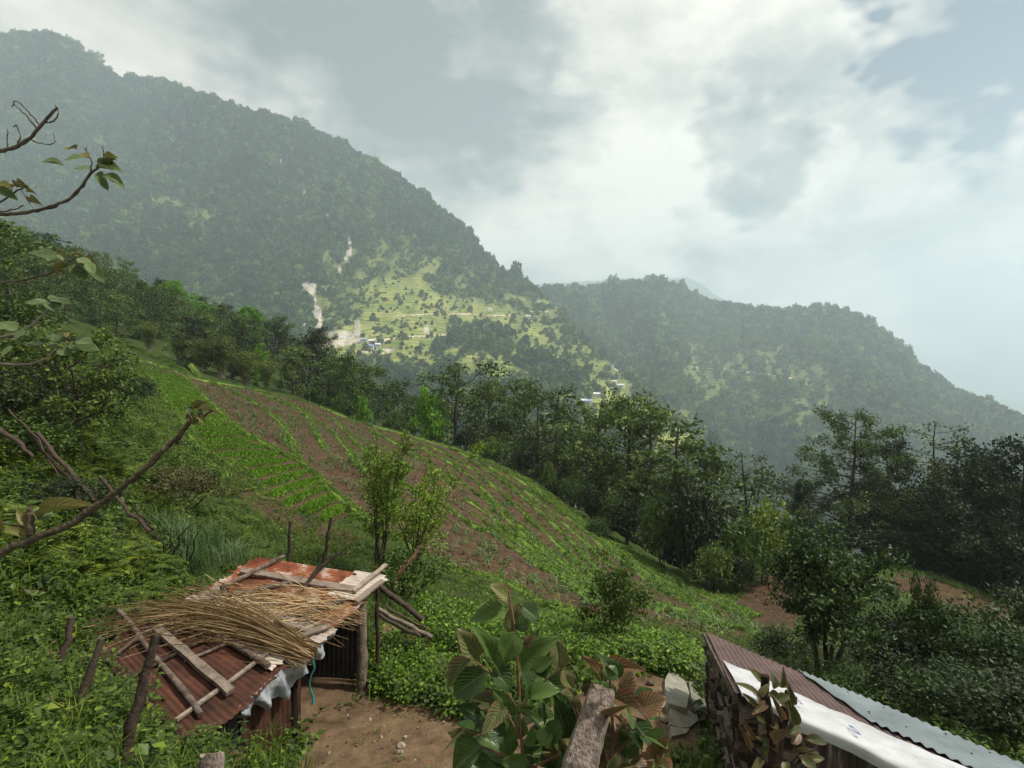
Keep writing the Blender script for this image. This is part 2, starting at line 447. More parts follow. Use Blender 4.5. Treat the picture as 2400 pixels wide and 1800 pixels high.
def make_ground():
    cols = np.r_[np.arange(-900, 0, 30), np.arange(0, 2400, 7.5), np.arange(2400, 3300, 30)]
    nc = len(cols); c0 = crest(cols)
    rows_in = np.linspace(0, 1, 150)
    below = np.array([1850, 1920, 2000, 2150, 2300, 2500, 2800, 3100, 3300.])
    PX = np.broadcast_to(cols, (len(rows_in) + len(below), nc))
    PY = np.vstack([c0[None] + (1800 - c0)[None] * rows_in[:, None], np.repeat(below[:, None], nc, 1)])
    D = depth(PX, PY)
    P = at(PX, PY, D)
    # small lumps
    P[..., 2] += (fbm(P[..., 0] * 1.1, P[..., 1] * 1.1, 3) - .5) * np.clip(D * .012, .05, .35)
    # terrace lips
    tz = np.zeros(PX.shape)
    for pl in TERRACE:
        dist = seg_dist(pl, PX, PY) * D / F
        tz = np.maximum(tz, .10 * np.exp(-(dist / .35) ** 2))
    P[..., 2] += tz
    s = np.r_[1.2, 2.5, 4, 6, 8, 11, 14, 18, 22, 26, 30, 35, 40, 45, 50, 56, 62, 70, 78, 86, 95, 105, 118, 132, 150, 180, 230, 320][::-1]
    Db = D[0][None] + s[:, None]
    zc = P[0, :, 2]
    Pb = np.stack([(cols[None] - 1200) / F * Db, Db, beyond_z(np.broadcast_to(cols, Db.shape), Db, D[0][None], zc[None])], -1)
    behind = P[-1].copy(); behind[:, 1] = -12; behind[:, 0] *= 14; behind[:, 2] = -1.7
    b2 = P[-1].copy(); b2[:, 1] = .2; b2[:, 2] = -2.35; b2[:, 0] *= 1.2
    allP = np.vstack([Pb, P, b2[None], behind[None]])
    nr = allP.shape[0]
    mb = MB(); mb.add(allP.reshape(-1, 3), grid_faces(nr, nc))
    me = mb.mesh('ground', MATS['ground'], smooth=True)
    nb = len(s)
    X, Y = PX, PY
    jx = X + (fbm(P[..., 0] * .9, P[..., 1] * .9, 11) - .5) * 46; jy = Y + (fbm(P[..., 0] * .9, P[..., 1] * .9, 21) - .5) * 34
    soil = (inside(FIELD, X, Y) | inside(DIRT_R, jx, jy) | inside(DIRT_R2, jx, jy)).astype(float)
    soil = np.maximum(soil, inside(PLOT, X, Y))
    yard = inside(YARD, jx, jy).astype(float)
    scrub = inside(SCRUB, jx, jy).astype(float)
    soil = np.maximum(soil, scrub * .7)
    yard = np.maximum(yard, inside([(-1.9, 8.8), (-3.3, 5.6), (-5.0, 6.7), (-4.1, 9.1)], P[..., 0], P[..., 1]))
    c = np.zeros((nr, nc, 4)); c[..., 3] = 1
    c[nb:nb + len(PX), :, 0] = soil; c[nb:nb + len(PX), :, 1] = yard
    a = me.color_attributes.new('cover', 'FLOAT_COLOR', 'POINT')
    a.data.foreach_set('color', c.reshape(-1).astype(np.float32))
    o = link('ground', me)
    tag(o, 'sloping hillside ground of grass, red-brown soil and bare dirt', kind='structure')
    return o

def ground_material():
    m = bpy.data.materials.new('ground'); m.use_nodes = True; t = m.node_tree; p = t.nodes['Principled BSDF']
    p.inputs['Roughness'].default_value = .95; p.inputs['Specular IOR Level'].default_value = .1
    at_ = N(t, 'ShaderNodeAttribute', attribute_name='cover')
    sp = N(t, 'ShaderNodeSeparateColor'); LK(t, at_.outputs['Color'], sp.inputs[0])
    tc_ = N(t, 'ShaderNodeTexCoord')
    def noise(s, d=6, r=.6):
        n = N(t, 'ShaderNodeTexNoise', ins={'Scale': s, 'Detail': d, 'Roughness': r}); LK(t, tc_.outputs['Object'], n.inputs['Vector']); return n.outputs['Fac']
    def ramp(f, c1, c2, a=.35, b_=.65):
        r = N(t, 'ShaderNodeValToRGB'); LK(t, f, r.inputs[0]); e_ = r.color_ramp.elements
        e_[0].position = a; e_[0].color = (*c1, 1); e_[1].position = b_; e_[1].color = (*c2, 1); return r.outputs[0]
    grass = ramp(noise(1.3), (.020, .032, .009), (.055, .085, .018))
    soil = ramp(noise(2.2, 8, .7), (.040, .0245, .015), (.098, .062, .038))
    yard = ramp(noise(3.0, 8, .7), (.075, .049, .028), (.18, .122, .072))
    def mix(f, a, b_):
        n = N(t, 'ShaderNodeMix', data_type='RGBA'); LK(t, f, n.inputs['Factor']); LK(t, a, n.inputs['A']); LK(t, b_, n.inputs['B']); return n.outputs['Result']
    def edge(v):
        k = math_node(t, 'ADD', v, math_node(t, 'MULTIPLY', math_node(t, 'SUBTRACT', noise(1.7, 8, .7), .5), 1.1))
        r = N(t, 'ShaderNodeMapRange', ins={'From Min': .35, 'From Max': .65}); LK(t, k, r.inputs['Value']); return r.outputs[0]
    c = mix(edge(sp.outputs[0]), grass, soil)
    c = mix(edge(sp.outputs[1]), c, yard)
    LK(t, c, p.inputs['Base Color'])
    bp = N(t, 'ShaderNodeBump', ins={'Strength': .8, 'Distance': .06}); LK(t, noise(7, 8, .7), bp.inputs['Height']); LK(t, bp.outputs[0], p.inputs['Normal'])
    MATS['ground'] = m
ground_material()
make_ground()

# ------------------------------------------------------------------ mountains
SKY_A = [(-600, 60), (0, 82), (110, 80), (150, 95), (185, 112), (230, 150), (270, 186), (300, 190), (360, 187), (390, 192), (420, 208), (500, 232), (560, 255), (640, 275),
         (690, 286), (730, 305), (800, 335), (850, 365), (920, 405), (1000, 462), (1060, 512), (1100, 545), (1140, 600), (1180, 632), (1240, 668), (1300, 715), (1380, 800), (1450, 868),
         (1500, 905), (1560, 952), (1620, 1010), (1700, 1070), (1800, 1150)]
_ca = np.array([(-600,60,1500),(0,82,1500),(110,80,1480),(270,186,1440),(380,190,1360),(690,285,1340),(1000,462,1290),(1180,632,1230),(1300,715,1130),
 (1450,868,900),(1560,952,780),(1700,1070,650),(1800,1150,600),(100,500,1030),(300,600,930),(700,700,930),(700,500,1130),(500,350,1260),(300,350,1250),(900,650,1020),(900,800,790),
 (700,900,640),(1100,900,640),(1300,850,790),(1400,950,640),(1500,1000,600),(1200,750,960),(1000,1000,520),(300,800,640),(1200,1150,430),
 (0,900,520),(-600,700,800),(-600,1000,500),(1600,1250,430),(1200,1400,330),(600,1200,380),(0,1400,300),(1800,1400,400)])
DEP_A = TPS(_ca[:, :2], np.log(_ca[:, 2]), 1e-3)
SKY_B = [(1100, 740), (1200, 690), (1290, 676), (1340, 676), (1400, 672), (1450, 660), (1500, 662), (1550, 655), (1590, 672), (1640, 700), (1700, 714), (1760, 724), (1820, 730), (1870, 724),
         (1930, 720), (1990, 732), (2030, 750), (2080, 788), (2140, 838), (2190, 880), (2250, 918), (2330, 950), (2400, 985), (2600, 1080), (2900, 1200)]
_cb = np.array([(1100,740,1750),(1290,676,1750),(1450,660,1800),(1550,655,1800),(1700,714,1750),(1870,724,1650),(1990,732,1550),(2140,838,1400),(2250,918,1250),
 (2400,985,1100),(2600,1080,950),(2900,1200,800),(1500,850,1250),(1400,800,1400),(1600,1000,950),(1900,850,1250),(2000,950,1000),(2200,1050,880),(1800,1100,800),(2300,1200,720),
 (1600,1400,560),(2000,1400,560),(2400,1400,540),(2900,1500,520),(1100,1000,1100),(1100,1400,700)])
DEP_B = TPS(_cb[:, :2], np.log(_cb[:, 2]), 1e-3)
def depth_a(px, py):
    d = np.exp(DEP_A(px, py))
    n = fbm(np.asarray(px) / 150 + np.asarray(py) / 260, np.asarray(py) / 420, 31, 5) - .5
    n2 = np.abs(fbm(np.asarray(px) / 75 + np.asarray(py) / 190, np.asarray(py) / 300, 57, 4) - .5)
    return d * (1 + .20 * n + .16 * n2)
def depth_b(px, py):
    d = np.exp(DEP_B(px, py))
    n = np.abs(fbm(np.asarray(px) / 170 - np.asarray(py) / 300, np.asarray(py) / 380, 131, 5) - .5)
    n2 = np.abs(fbm(np.asarray(px) / 60 - np.asarray(py) / 190, np.asarray(py) / 210, 157, 4) - .5)
    return d * (1 + .34 * n + .16 * n2 - .08)
def blob(px, py, cx, cy_, rx, ry, s):
    r = np.hypot((px - cx) / rx, (py - cy_) / ry)
    r = r + (fbm(px / 14, py / 14, s, 3) - .5) * 1.6
    return np.clip((1.2 - r) * 3, 0, 1)
SCARS = [(702,648,12,7),(722,676,17,16),(770,683,14,12),(738,705,8,10),(745,735,9,22),(748,765,12,15),(715,770,8,12),(800,785,28,10),(838,775,8,20),(870,800,25,5),(828,800,34,7),(780,806,40,5),
         (712,462,5,26),(706,436,14,5),(655,380,6,8),(820,580,7,20),(808,600,5,14),(797,632,5,12),(770,505,6,6),(1150,725,8,4),(1448,860,10,8),(1445,840,8,12),(1000,775,5,10),(905,820,20,4)]
def scar(px, py):
    m = np.zeros(np.shape(px))
    for i, (cx, cy_, rx, ry) in enumerate(SCARS):
        m = np.maximum(m, blob(px, py, cx, cy_, rx, ry, 200 + i))
    return m
OPEN_A = [(870,640),(950,640),(1060,690),(1230,720),(1290,760),(1360,850),(1480,930),(1640,1040),(1560,1090),(1400,1000),(1290,940),(1220,900),(1120,880),(1000,850),(900,860),(760,850),(730,790),(820,740)]
STANDS = [(1130,800,80,32),(1270,850,50,16),(1310,895,60,32),(640,800,70,60),(700,950,120,60),(920,910,80,30),(1060,930,110,30)]
def open_a(px, py):
    m = sum(inside(OPEN_A, px + (fbm(px / 45, py / 40, 71 + 7 * k) - .5) * 150, py + (fbm(px / 45, py / 40, 81 + 9 * k) - .5) * 95) for k in range(5)) / 5.0
    m = np.maximum(m, inside([(330,440),(420,460),(520,500),(480,540),(380,500)], px, py + (fbm(px / 30, py / 30, 5) - .5) * 60) * .6)
    low = inside([(780,600),(950,560),(1120,640),(1300,720),(1450,870),(1700,1070),(1700,1200),(600,1200),(600,850),(720,760)], px + (fbm(px / 40, py / 40, 171) - .5) * 120, py + (fbm(px / 40, py / 40, 181) - .5) * 90)
    m = np.maximum(m, low * np.clip(.15 + 1.1 * (fbm(px / 30, py / 22, 191) - .2), 0, .75))
    for i, (cx, cy_, rx, ry) in enumerate(STANDS):
        m = m * (1 - np.clip(blob(px, py, cx, cy_, rx, ry, 300 + i) * 2.5, 0, 1))
    return m
def open_b(px, py):
    m = np.clip((fbm(px / 120, py / 80, 91, 6) - .47) * 3, 0, .42) * np.clip((py - 740) / 80, 0, 1)
    m = np.maximum(m, inside([(1530,700),(1580,720),(1620,860),(1560,850)], px + (fbm(px / 20, py / 20, 95) - .5) * 60, py) * .4)
    m = np.maximum(m, ((px > 2250) & (py < 1010 + (px - 2250) * .35)) * .35)
    return m

def mountain_material():
    m = bpy.data.materials.new('mountain'); m.use_nodes = True; t = m.node_tree; p = t.nodes['Principled BSDF']
    p.inputs['Roughness'].default_value = .95; p.inputs['Specular IOR Level'].default_value = .05
    a = N(t, 'ShaderNodeAttribute', attribute_name='cover'); sp = N(t, 'ShaderNodeSeparateColor'); LK(t, a.outputs['Color'], sp.inputs[0])
    tc_ = N(t, 'ShaderNodeTexCoord')
    def noise(s, d=6, vec=None):
        n = N(t, 'ShaderNodeTexNoise', ins={'Scale': s, 'Detail': d, 'Roughness': .65}); LK(t, vec or tc_.outputs['Object'], n.inputs['Vector']); return n.outputs['Fac']
    def ramp(f, c1, c2, a_=.35, b_=.65):
        r = N(t, 'ShaderNodeValToRGB'); LK(t, f, r.inputs[0]); e_ = r.color_ramp.elements
        e_[0].position = a_; e_[0].color = (*c1, 1); e_[1].position = b_; e_[1].color = (*c2, 1); return r.outputs[0]
    def mix(f, x, y):
        n = N(t, 'ShaderNodeMix', data_type='RGBA')
        if isinstance(f, float): n.inputs['Factor'].default_value = f
        else: LK(t, f, n.inputs['Factor'])
        LK(t, x, n.inputs['A']); LK(t, y, n.inputs['B']); return n.outputs['Result']
    wood = ramp(noise(.03, 8), (.03, .045, .018), (.07, .095, .032))
    meadow = ramp(noise(.02, 8), (.13, .175, .036), (.32, .33, .10))  # terrace grass, its colour raised to stand in for a sunlit patch
    # terrace steps follow the contour lines
    sx = N(t, 'ShaderNodeSeparateXYZ'); LK(t, tc_.outputs['Object'], sx.inputs[0])
    zz = math_node(t, 'ADD', sx.outputs['Z'], math_node(t, 'MULTIPLY', noise(.012, 3), 24.0))
    fr = math_node(t, 'FRACT', math_node(t, 'MULTIPLY', zz, .16))
    riser = math_node(t, 'LESS_THAN', fr, .30)
    meadow = mix(math_node(t, 'MULTIPLY', riser, .6), meadow, ramp(noise(.05), (.035, .055, .016), (.08, .10, .03)))
    rock = ramp(noise(.08, 8), (.24, .21, .17), (.52, .48, .42))
    c = mix(sp.outputs[0], wood, meadow)
    rk = N(t, 'ShaderNodeMapRange', ins={'From Min': .45, 'From Max': .62}); LK(t, math_node(t, 'ADD', math_node(t, 'MULTIPLY', sp.outputs[1], .55), math_node(t, 'MULTIPLY', noise(.12, 6), .5)), rk.inputs['Value'])
    c = mix(rk.outputs[0], c, rock)
    LK(t, c, p.inputs['Base Color'])
    bp = N(t, 'ShaderNodeBump', ins={'Strength': .6, 'Distance': 6.0}); LK(t, noise(.06, 8), bp.inputs['Height']); LK(t, bp.outputs[0], p.inputs['Normal'])
    MATS['mountain'] = m
mountain_material()
def make_mountain(name, label, skyl, dep, opn, scr, x0, x1, step, bottom, nrow):
    cols = np.arange(x0, x1 + 1, step, dtype=float); top = interp(skyl, cols)
    v = np.linspace(0, 1, nrow)
    PX = np.broadcast_to(cols, (nrow, len(cols))).copy(); PY = top[None] + (bottom - top)[None] * v[:, None]
    D = dep(PX, PY); P = at(PX, PY, D)
    back = []
    for k, (dd, dz) in enumerate(((60, -8), (180, -60), (420, -220), (800, -520))):
        q = P[0].copy(); q[:, 0] *= (q[:, 1] + dd) / q[:, 1]; q[:, 1] += dd; q[:, 2] = np.maximum(q[:, 2] + dz, -385); back.append(q)
    allP = np.vstack([np.array(back[::-1]), P])
    mb = MB(); mb.add(allP.reshape(-1, 3), grid_faces(len(allP), len(cols)))
    me = mb.mesh(name, MATS['mountain'], smooth=True)
    c = np.zeros((len(allP), len(cols), 4)); c[..., 3] = 1
    c[4:, :, 0] = opn(PX, PY)
    if scr: c[4:, :, 1] = scr(PX, PY)
    me.color_attributes.new('cover', 'FLOAT_COLOR', 'POINT').data.foreach_set('color', c.reshape(-1).astype(np.float32))
    return tag(link(name, me), label, kind='structure')
make_mountain('mountain', 'tall wooded mountain with terraced fields on its lower spur', SKY_A, depth_a, open_a, scar, -600, 1800, 6, 1400., 190)
make_mountain('mountain_ridge', 'lower hazy wooded ridge across the valley', SKY_B, depth_b, open_b, None, 1100, 2900, 8, 1400., 120)
# far ranges, faint in the haze
def far_range(name, label, prof, D0, D1):
    cols = np.arange(prof[0][0], prof[-1][0] + 1, 14, dtype=float); top = interp(prof, cols) + (fbm(cols / 40, cols * 0, 9, 4) - .5) * 14
    v = np.linspace(0, 1, 24)[:, None]
    PX = np.broadcast_to(cols, (24, len(cols))); PY = top[None] + (1000 - top)[None] * v
    D = D0 + (D1 - D0) * v + (fbm(PX / 120, PY / 200, 77) - .5) * 400
    P = at(PX, PY, D)
    b_ = P[0].copy(); b_[:, 1] += 350; b_[:, 2] -= 200
    mb = MB(); mb.add(np.vstack([b_[None], P]).reshape(-1, 3), grid_faces(25, len(cols)))
    return tag(mb.build(name, MATS['mountain'], smooth=True), label, kind='structure')
far_range('far_mountain', 'pale blue far mountain behind the ridge', [(900, 690), (1100, 680), (1200, 676), (1350, 660), (1500, 650), (1620, 655), (1690, 695), (1760, 740), (1900, 830), (2100, 960)], 5000, 4000)
far_range('far_mountain_range', 'faint blue range low on the horizon', [(1900, 905), (2100, 885), (2200, 900), (2300, 930), (2400, 945), (2600, 935)], 5200, 4200)
mb = MB()
_g = np.linspace(-1, 1, 12)
gx, gy = np.meshgrid(_g * 6200, 150 + (_g + 1) / 2 * 5600)
mb.add(np.stack([gx, gy, -330 - 60 * fbm(gx / 900, gy / 900, 4)], -1).reshape(-1, 3), grid_faces(12, 12))
tag(mb.build('valley_floor', MATS['mountain'], smooth=True), 'deep valley floor under the mountains', kind='structure')

HAZE_TOP = max((o.matrix_world @ Vector(q))[2] for o in COL.objects if o.type == 'MESH' for q in o.bound_box) + 25
print('haze top', HAZE_TOP)
# ------------------------------------------------------------------ haze: one closed box of even, pale air
hz = MB(); hz.add(box_verts((-6300, -60, -420), (12600, 0, 0), (0, 5900, 0), (0, 0, HAZE_TOP + 420)), BOXF)
hm = bpy.data.materials.new('haze'); hm.use_nodes = True; t = hm.node_tree; t.nodes.clear()
ho = N(t, 'ShaderNodeOutputMaterial'); pv = N(t, 'ShaderNodeVolumePrincipled')
pv.inputs['Color'].default_value = (.75, .905, 1.0, 1); pv.inputs['Density'].default_value = .00031
pv.inputs['Anisotropy'].default_value = .25
LK(t, pv.outputs[0], ho.inputs['Volume'])
tag(hz.build('haze', hm), 'pale bluish haze filling the valley air', kind='stuff')

# ------------------------------------------------------------------ scattering: many small pieces set on given points
PROTO = bpy.data.collections.new('proto')
def scatter(name, label, protos, P, scale, rot, cat=None, pick=None):
    """one object that sets copies of the proto meshes on the points"""
    P = np.asarray(P, np.float32); n = len(P)
    me = bpy.data.meshes.new(name); me.vertices.add(n); me.vertices.foreach_set('co', P.ravel())
    a = me.attributes.new('sz', 'FLOAT_VECTOR', 'POINT')
    S = np.asarray(scale, np.float32)
    if S.ndim == 1: S = np.repeat(S[:, None], 3, 1)
    a.data.foreach_set('vector', S.ravel())
    a = me.attributes.new('rt', 'FLOAT_VECTOR', 'POINT'); a.data.foreach_set('vector', np.asarray(rot, np.float32).ravel())
    a = me.attributes.new('pk', 'INT', 'POINT')
    a.data.foreach_set('value', (rng.integers(0, len(protos), n) if pick is None else np.asarray(pick)).astype(np.int32))
    o = link(name, me)
    c = bpy.data.collections.new(name + '_pieces')
    for i, pm in enumerate(protos):
        po = bpy.data.objects.new('piece_%02d' % i, pm); c.objects.link(po)
    g_ = bpy.data.node_groups.new(name, 'GeometryNodeTree')
    g_.interface.new_socket('Geometry', in_out='INPUT', socket_type='NodeSocketGeometry')
    g_.interface.new_socket('Geometry', in_out='OUTPUT', socket_type='NodeSocketGeometry')
    gi = g_.nodes.new('NodeGroupInput'); go = g_.nodes.new('NodeGroupOutput')
    ci = g_.nodes.new('GeometryNodeCollectionInfo'); ci.inputs['Collection'].default_value = c
    ci.inputs['Separate Children'].default_value = True; ci.inputs['Reset Children'].default_value = True
    ip = g_.nodes.new('GeometryNodeInstanceOnPoints')
    ip.inputs['Pick Instance'].default_value = True
    def attr(nm, ty):
        q = g_.nodes.new('GeometryNodeInputNamedAttribute'); q.data_type = ty; q.inputs['Name'].default_value = nm; return q.outputs['Attribute']
    L = g_.links.new
    L(gi.outputs[0], ip.inputs['Points']); L(ci.outputs[0], ip.inputs['Instance'])
    L(attr('pk', 'INT'), ip.inputs['Instance Index']); L(attr('rt', 'FLOAT_VECTOR'), ip.inputs['Rotation']); L(attr('sz', 'FLOAT_VECTOR'), ip.inputs['Scale'])
    L(ip.outputs[0], go.inputs[0])
    md = o.modifiers.new('scatter', 'NODES'); md.node_group = g_
    tag(o, label, cat, kind='stuff')
    return o

# far forest: small crowns, each a lump of leaf tufts
leafmat('far_leaf', (.016, .036, .013), (.066, .112, .030), (.17, .23, .06), obj_random=.9, world_noise=.012, island=.4, translucent=.1, rough=.9, spec=.05)
leafmat('far_leaf_light', (.045, .080, .018), (.115, .165, .038), (.21, .26, .07), obj_random=1.0, world_noise=.02, island=.4, translucent=.1, rough=.9, spec=.05)
def far_crown(seed, m='far_leaf'):
    r = np.random.default_rng(seed); mb = MB(); n = 130
    d = rand_dirs(n, r, -.5, 1); lob = 1 + .35 * (fbm(d[:, 0] * 2 + 5 + seed, d[:, 1] * 2 + d[:, 2] * 2 + 9, seed) - .5) * 2
    P = d * lob[:, None] * np.array([.5, .5, .62]) + [0, 0, .55]
    leafq(mb, P, unit(rand_dirs(n, r) + [0, 0, -.2]), d, r.uniform(.28, .5, n), r.uniform(.22, .36, n))
    k = rand_dirs(40, r); 
    return mb.mesh('far_crown', MATS[m])
FAR = [far_crown(s) for s in range(6)] + [far_crown(s + 20, 'far_leaf_light') for s in range(3)]
def far_forest(name, label, skyl, dep, opn, x0, x1, ybot, step, keep_open, scr, sz, extra=None):
    gx, gy = np.meshgrid(np.arange(x0, x1, step), np.arange(50, ybot, step))
    px = (gx + rng.uniform(-.5, .5, gx.shape) * step).ravel(); py = (gy + rng.uniform(-.5, .5, gy.shape) * step).ravel()
    k = py > interp(skyl, px) + .5
    px, py = px[k], py[k]
    o_ = opn(px, py)
    dens = 1 - o_ * (1 - keep_open)
    dens = dens * np.clip(.55 + 1.1 * fbm(px / 45, py / 45, 404), .5, 1)
    dens = np.where(o_ > .35, dens * np.clip((fbm(px / 16, py / 12, 414, 3) - .40) * 9, .12, 2.6), dens)
    if scr: dens = dens * (1 - np.clip(scr(px, py) * 3, 0, 1))
    k = rng.random(len(px)) < dens
    px, py = px[k], py[k]
    # a fuller rim along the skyline
    sx_ = rng.uniform(x0, x1, int((x1 - x0) / step * 1.3))
    px = np.r_[px, sx_]; py = np.r_[py, interp(skyl, sx_) + rng.uniform(1.5, 5, len(sx_))]
    D = dep(px, py); P = at(px, py, D)
    s = sz * rng.lognormal(-.05, .36, len(px)) * np.clip(step * 1.5 / F * D / sz, .8, 1.35)
    s = s * np.where(opn(px, py) > .4, .6, 1.0); s[-len(sx_):] *= .62
    P[:, 2] -= .12 * s
    S = np.stack([s, s, s * rng.uniform(.85, 1.35, len(s))], -1)
    rot = np.stack([rng.normal(0, .1, len(s)), rng.normal(0, .1, len(s)), rng.uniform(0, 6.28, len(s))], -1)
    oo = opn(px, py); pk = np.where(rng.random(len(px)) < np.clip(oo * 1.3 + (.5 if name == 'ridge_forest' else .04 + .25 * np.clip((py - 560) / 200, 0, 1)), 0, .85), rng.integers(6, 9, len(px)), rng.integers(0, 6, len(px)))
    scatter(name, label, FAR, P, S, rot, 'forest', pk)
    print(name, len(px))
far_forest('mountain_forest', 'dense dark forest covering the tall mountain', SKY_A, depth_a, open_a, -60, 1790, 1180, 5.2, .17, scar, 7.2)
far_forest('ridge_forest', 'hazy forest covering the lower ridge', SKY_B, depth_b, open_b, 1200, 2460, 1250, 5.0, .3, None, 6.8)

# ------------------------------------------------------------------ plant materials
mat('bark', (.030, .024, .018), (.085, .070, .055), rough=.95, scale=6, stretch=(1, 1, .25), bump=.6, spec=.1)
mat('bark_pale', (.10, .085, .07), (.24, .21, .18), rough=.95, scale=5, stretch=(1, 1, .3), bump=.5, spec=.1)
leafmat('alder_leaf', (0.0336, 0.0627, 0.0128), (0.0896, 0.1448, 0.0255), (0.1865, 0.2535, 0.0512))
leafmat('dark_leaf', (0.0106, 0.0207, 0.0064), (0.0283, 0.0479, 0.0117), (0.0589, 0.0855, 0.0212))  # dark foliage, deepened further: vignetting at the right edge put into the colour
leafmat('bright_leaf', (0.0598, 0.163, 0.0069), (0.1451, 0.3423, 0.013), (0.2221, 0.4564, 0.0192), obj_random=.25)
leafmat('bamboo_leaf', (0.0501, 0.078, 0.0083), (0.1216, 0.1755, 0.0187), (0.1859, 0.234, 0.0312))
leafmat('bush_leaf', (0.0351, 0.067, 0.0115), (0.0878, 0.1499, 0.0207), (0.1596, 0.2381, 0.0346))
leafmat('yellow_leaf', (0.0605, 0.099, 0.011), (0.143, 0.209, 0.022), (0.231, 0.297, 0.0385))
leafmat('citrus_leaf', (0.0347, 0.063, 0.0096), (0.0945, 0.15, 0.0168), (0.2205, 0.255, 0.036))
leafmat('gloss_leaf', (0.0197, 0.0411, 0.0101), (0.059, 0.1029, 0.0202), (0.1473, 0.1955, 0.0506), rough=.5, spec=.3)  # glossy leaves; brightest tone raised, highlights painted into the colour
leafmat('shrub_leaf', (0.0762, 0.1331, 0.0093), (0.1779, 0.2904, 0.0186), (0.2795, 0.3751, 0.0271))
leafmat('cover_leaf', (0.0248, 0.0507, 0.0048), (0.0776, 0.1304, 0.0113), (0.1552, 0.2173, 0.0177), scale=1.5)
leafmat('cover_bright', (0.0607, 0.13, 0.008), (0.135, 0.25, 0.016), (0.216, 0.34, 0.024), scale=1.5)
leafmat('fern_leaf', (0.0503, 0.0862, 0.0074), (0.1222, 0.1725, 0.0147), (0.2156, 0.253, 0.023))
leafmat('grass_blade', (0.0572, 0.0982, 0.0106), (0.1216, 0.1906, 0.0176), (0.2002, 0.2541, 0.0308), scale=1.0)
leafmat('silver_grass', (.05, .095, .030), (.11, .175, .06), (.20, .26, .12))
leafmat('maize_leaf', (.045, .095, .022), (.09, .17, .04), (.15, .23, .07))
leafmat('bed_leaf', (0.069, 0.1495, 0.0092), (0.1311, 0.2702, 0.0129), (0.1794, 0.322, 0.0184), obj_random=.2)
leafmat('brown_leaf', (0.045, 0.0405, 0.0126), (0.081, 0.09, 0.0225), (0.117, 0.0765, 0.0315))

# ------------------------------------------------------------------ trees
def crown_leaves(mb, C, rad, n_each, L, r, flat=.75, up=.25, wr=.55):
    """leaf tufts in lumps round the points C"""
    C = np.asarray(C, float); k = len(C)
    if np.isscalar(rad): rad = np.full(k, rad)
    idx = np.repeat(np.arange(k), n_each)
    d = rand_dirs(len(idx), r); q = r.random(len(idx)) ** .45
    P = C[idx] + d * (rad[idx] * q)[:, None] * np.array([1, 1, flat])
    dirs = unit(d * .6 + rand_dirs(len(idx), r) + np.array([0, 0, -.35]))
    nn = unit(rand_dirs(len(idx), r) * .8 + d * .5 + np.array([0, 0, up]))
    ll = L * r.uniform(.6, 1.35, len(idx))
    leafq(mb, P, dirs, nn, ll, ll * wr * r.uniform(.8, 1.2, len(idx)))
def make_tree(seed, H=10., cr=2.6, cb=.3, nl=18, r0=.16, L=.26, ne=26, tuft=.62, rise=.5, leaf='alder_leaf', bark='bark', prof=None, twigs=3, lean=.06, sides=6):
    r = np.random.default_rng(seed); tm = MB(); cm = MB()
    n = 12; h = np.linspace(0, 1, n)
    bend = np.cumsum(r.normal(0, .06, (n, 2)), 0) * h[:, None] * .9 + np.outer(h, r.normal(0, lean, 2) * H)
    path = np.c_[bend, h * H * .96]; path[0] -= [0, 0, .35]
    tube(tm, path, r0 * (1 - .9 * h) + .012, sides, jitter=.12, rs=r)
    C = []; R_ = []
    for k in range(nl):
        t = cb + (.97 - cb) * (k + r.random() * .8) / nl
        i = min(int(t * (n - 1)), n - 2); f = t * (n - 1) - i
        b_ = path[i] * (1 - f) + path[i + 1] * f
        az = k * 2.4 + r.normal(0, .5); q = (t - cb) / (1 - cb)
        p_ = (prof(q) if prof else (math.sin(math.pi * min(1, q * .82 + .16)) ** .8))
        ln = cr * p_ * r.uniform(.65, 1.2) + .25
        el_ = rise * (.35 + .9 * q) + r.normal(0, .12)
        d0 = np.array([math.cos(az) * math.cos(el_), math.sin(az) * math.cos(el_), math.sin(el_)])
        s = np.linspace(0, 1, 5)[:, None]
        lp = b_ + d0 * ln * s + np.array([0, 0, 1]) * (s ** 2) * ln * r.uniform(-.05, .22) + r.normal(0, .05 * ln, (5, 3)) * s
        tube(tm, lp, np.linspace(max(.018, r0 * .42 * (1 - t * .7)), .012, 5), 4, cap=False)
        C.append(lp[-1]); R_.append(tuft * r.uniform(.7, 1.15))
        for w in range(twigs):
            j = r.integers(1, 5); e = unit(d0 + r.normal(0, .75, 3) + [0, 0, .1]) * ln * r.uniform(.22, .5)
            tube(tm, np.array([lp[j], lp[j] + e * .5 + r.normal(0, .03, 3), lp[j] + e]), [.016, .011, .007], 3, cap=False)
            C.append(lp[j] + e); R_.append(tuft * r.uniform(.55, 1.0))
            if ln > 1.2 and r.random() < .7: C.append(lp[j] + e * .5); R_.append(tuft * .6)
    C.append(path[-1]); R_.append(tuft * .7)
    crown_leaves(cm, C, np.array(R_), ne, L, r)
    return tm.mesh('trunk', MATS[bark], True), cm.mesh('crown', MATS[leaf])
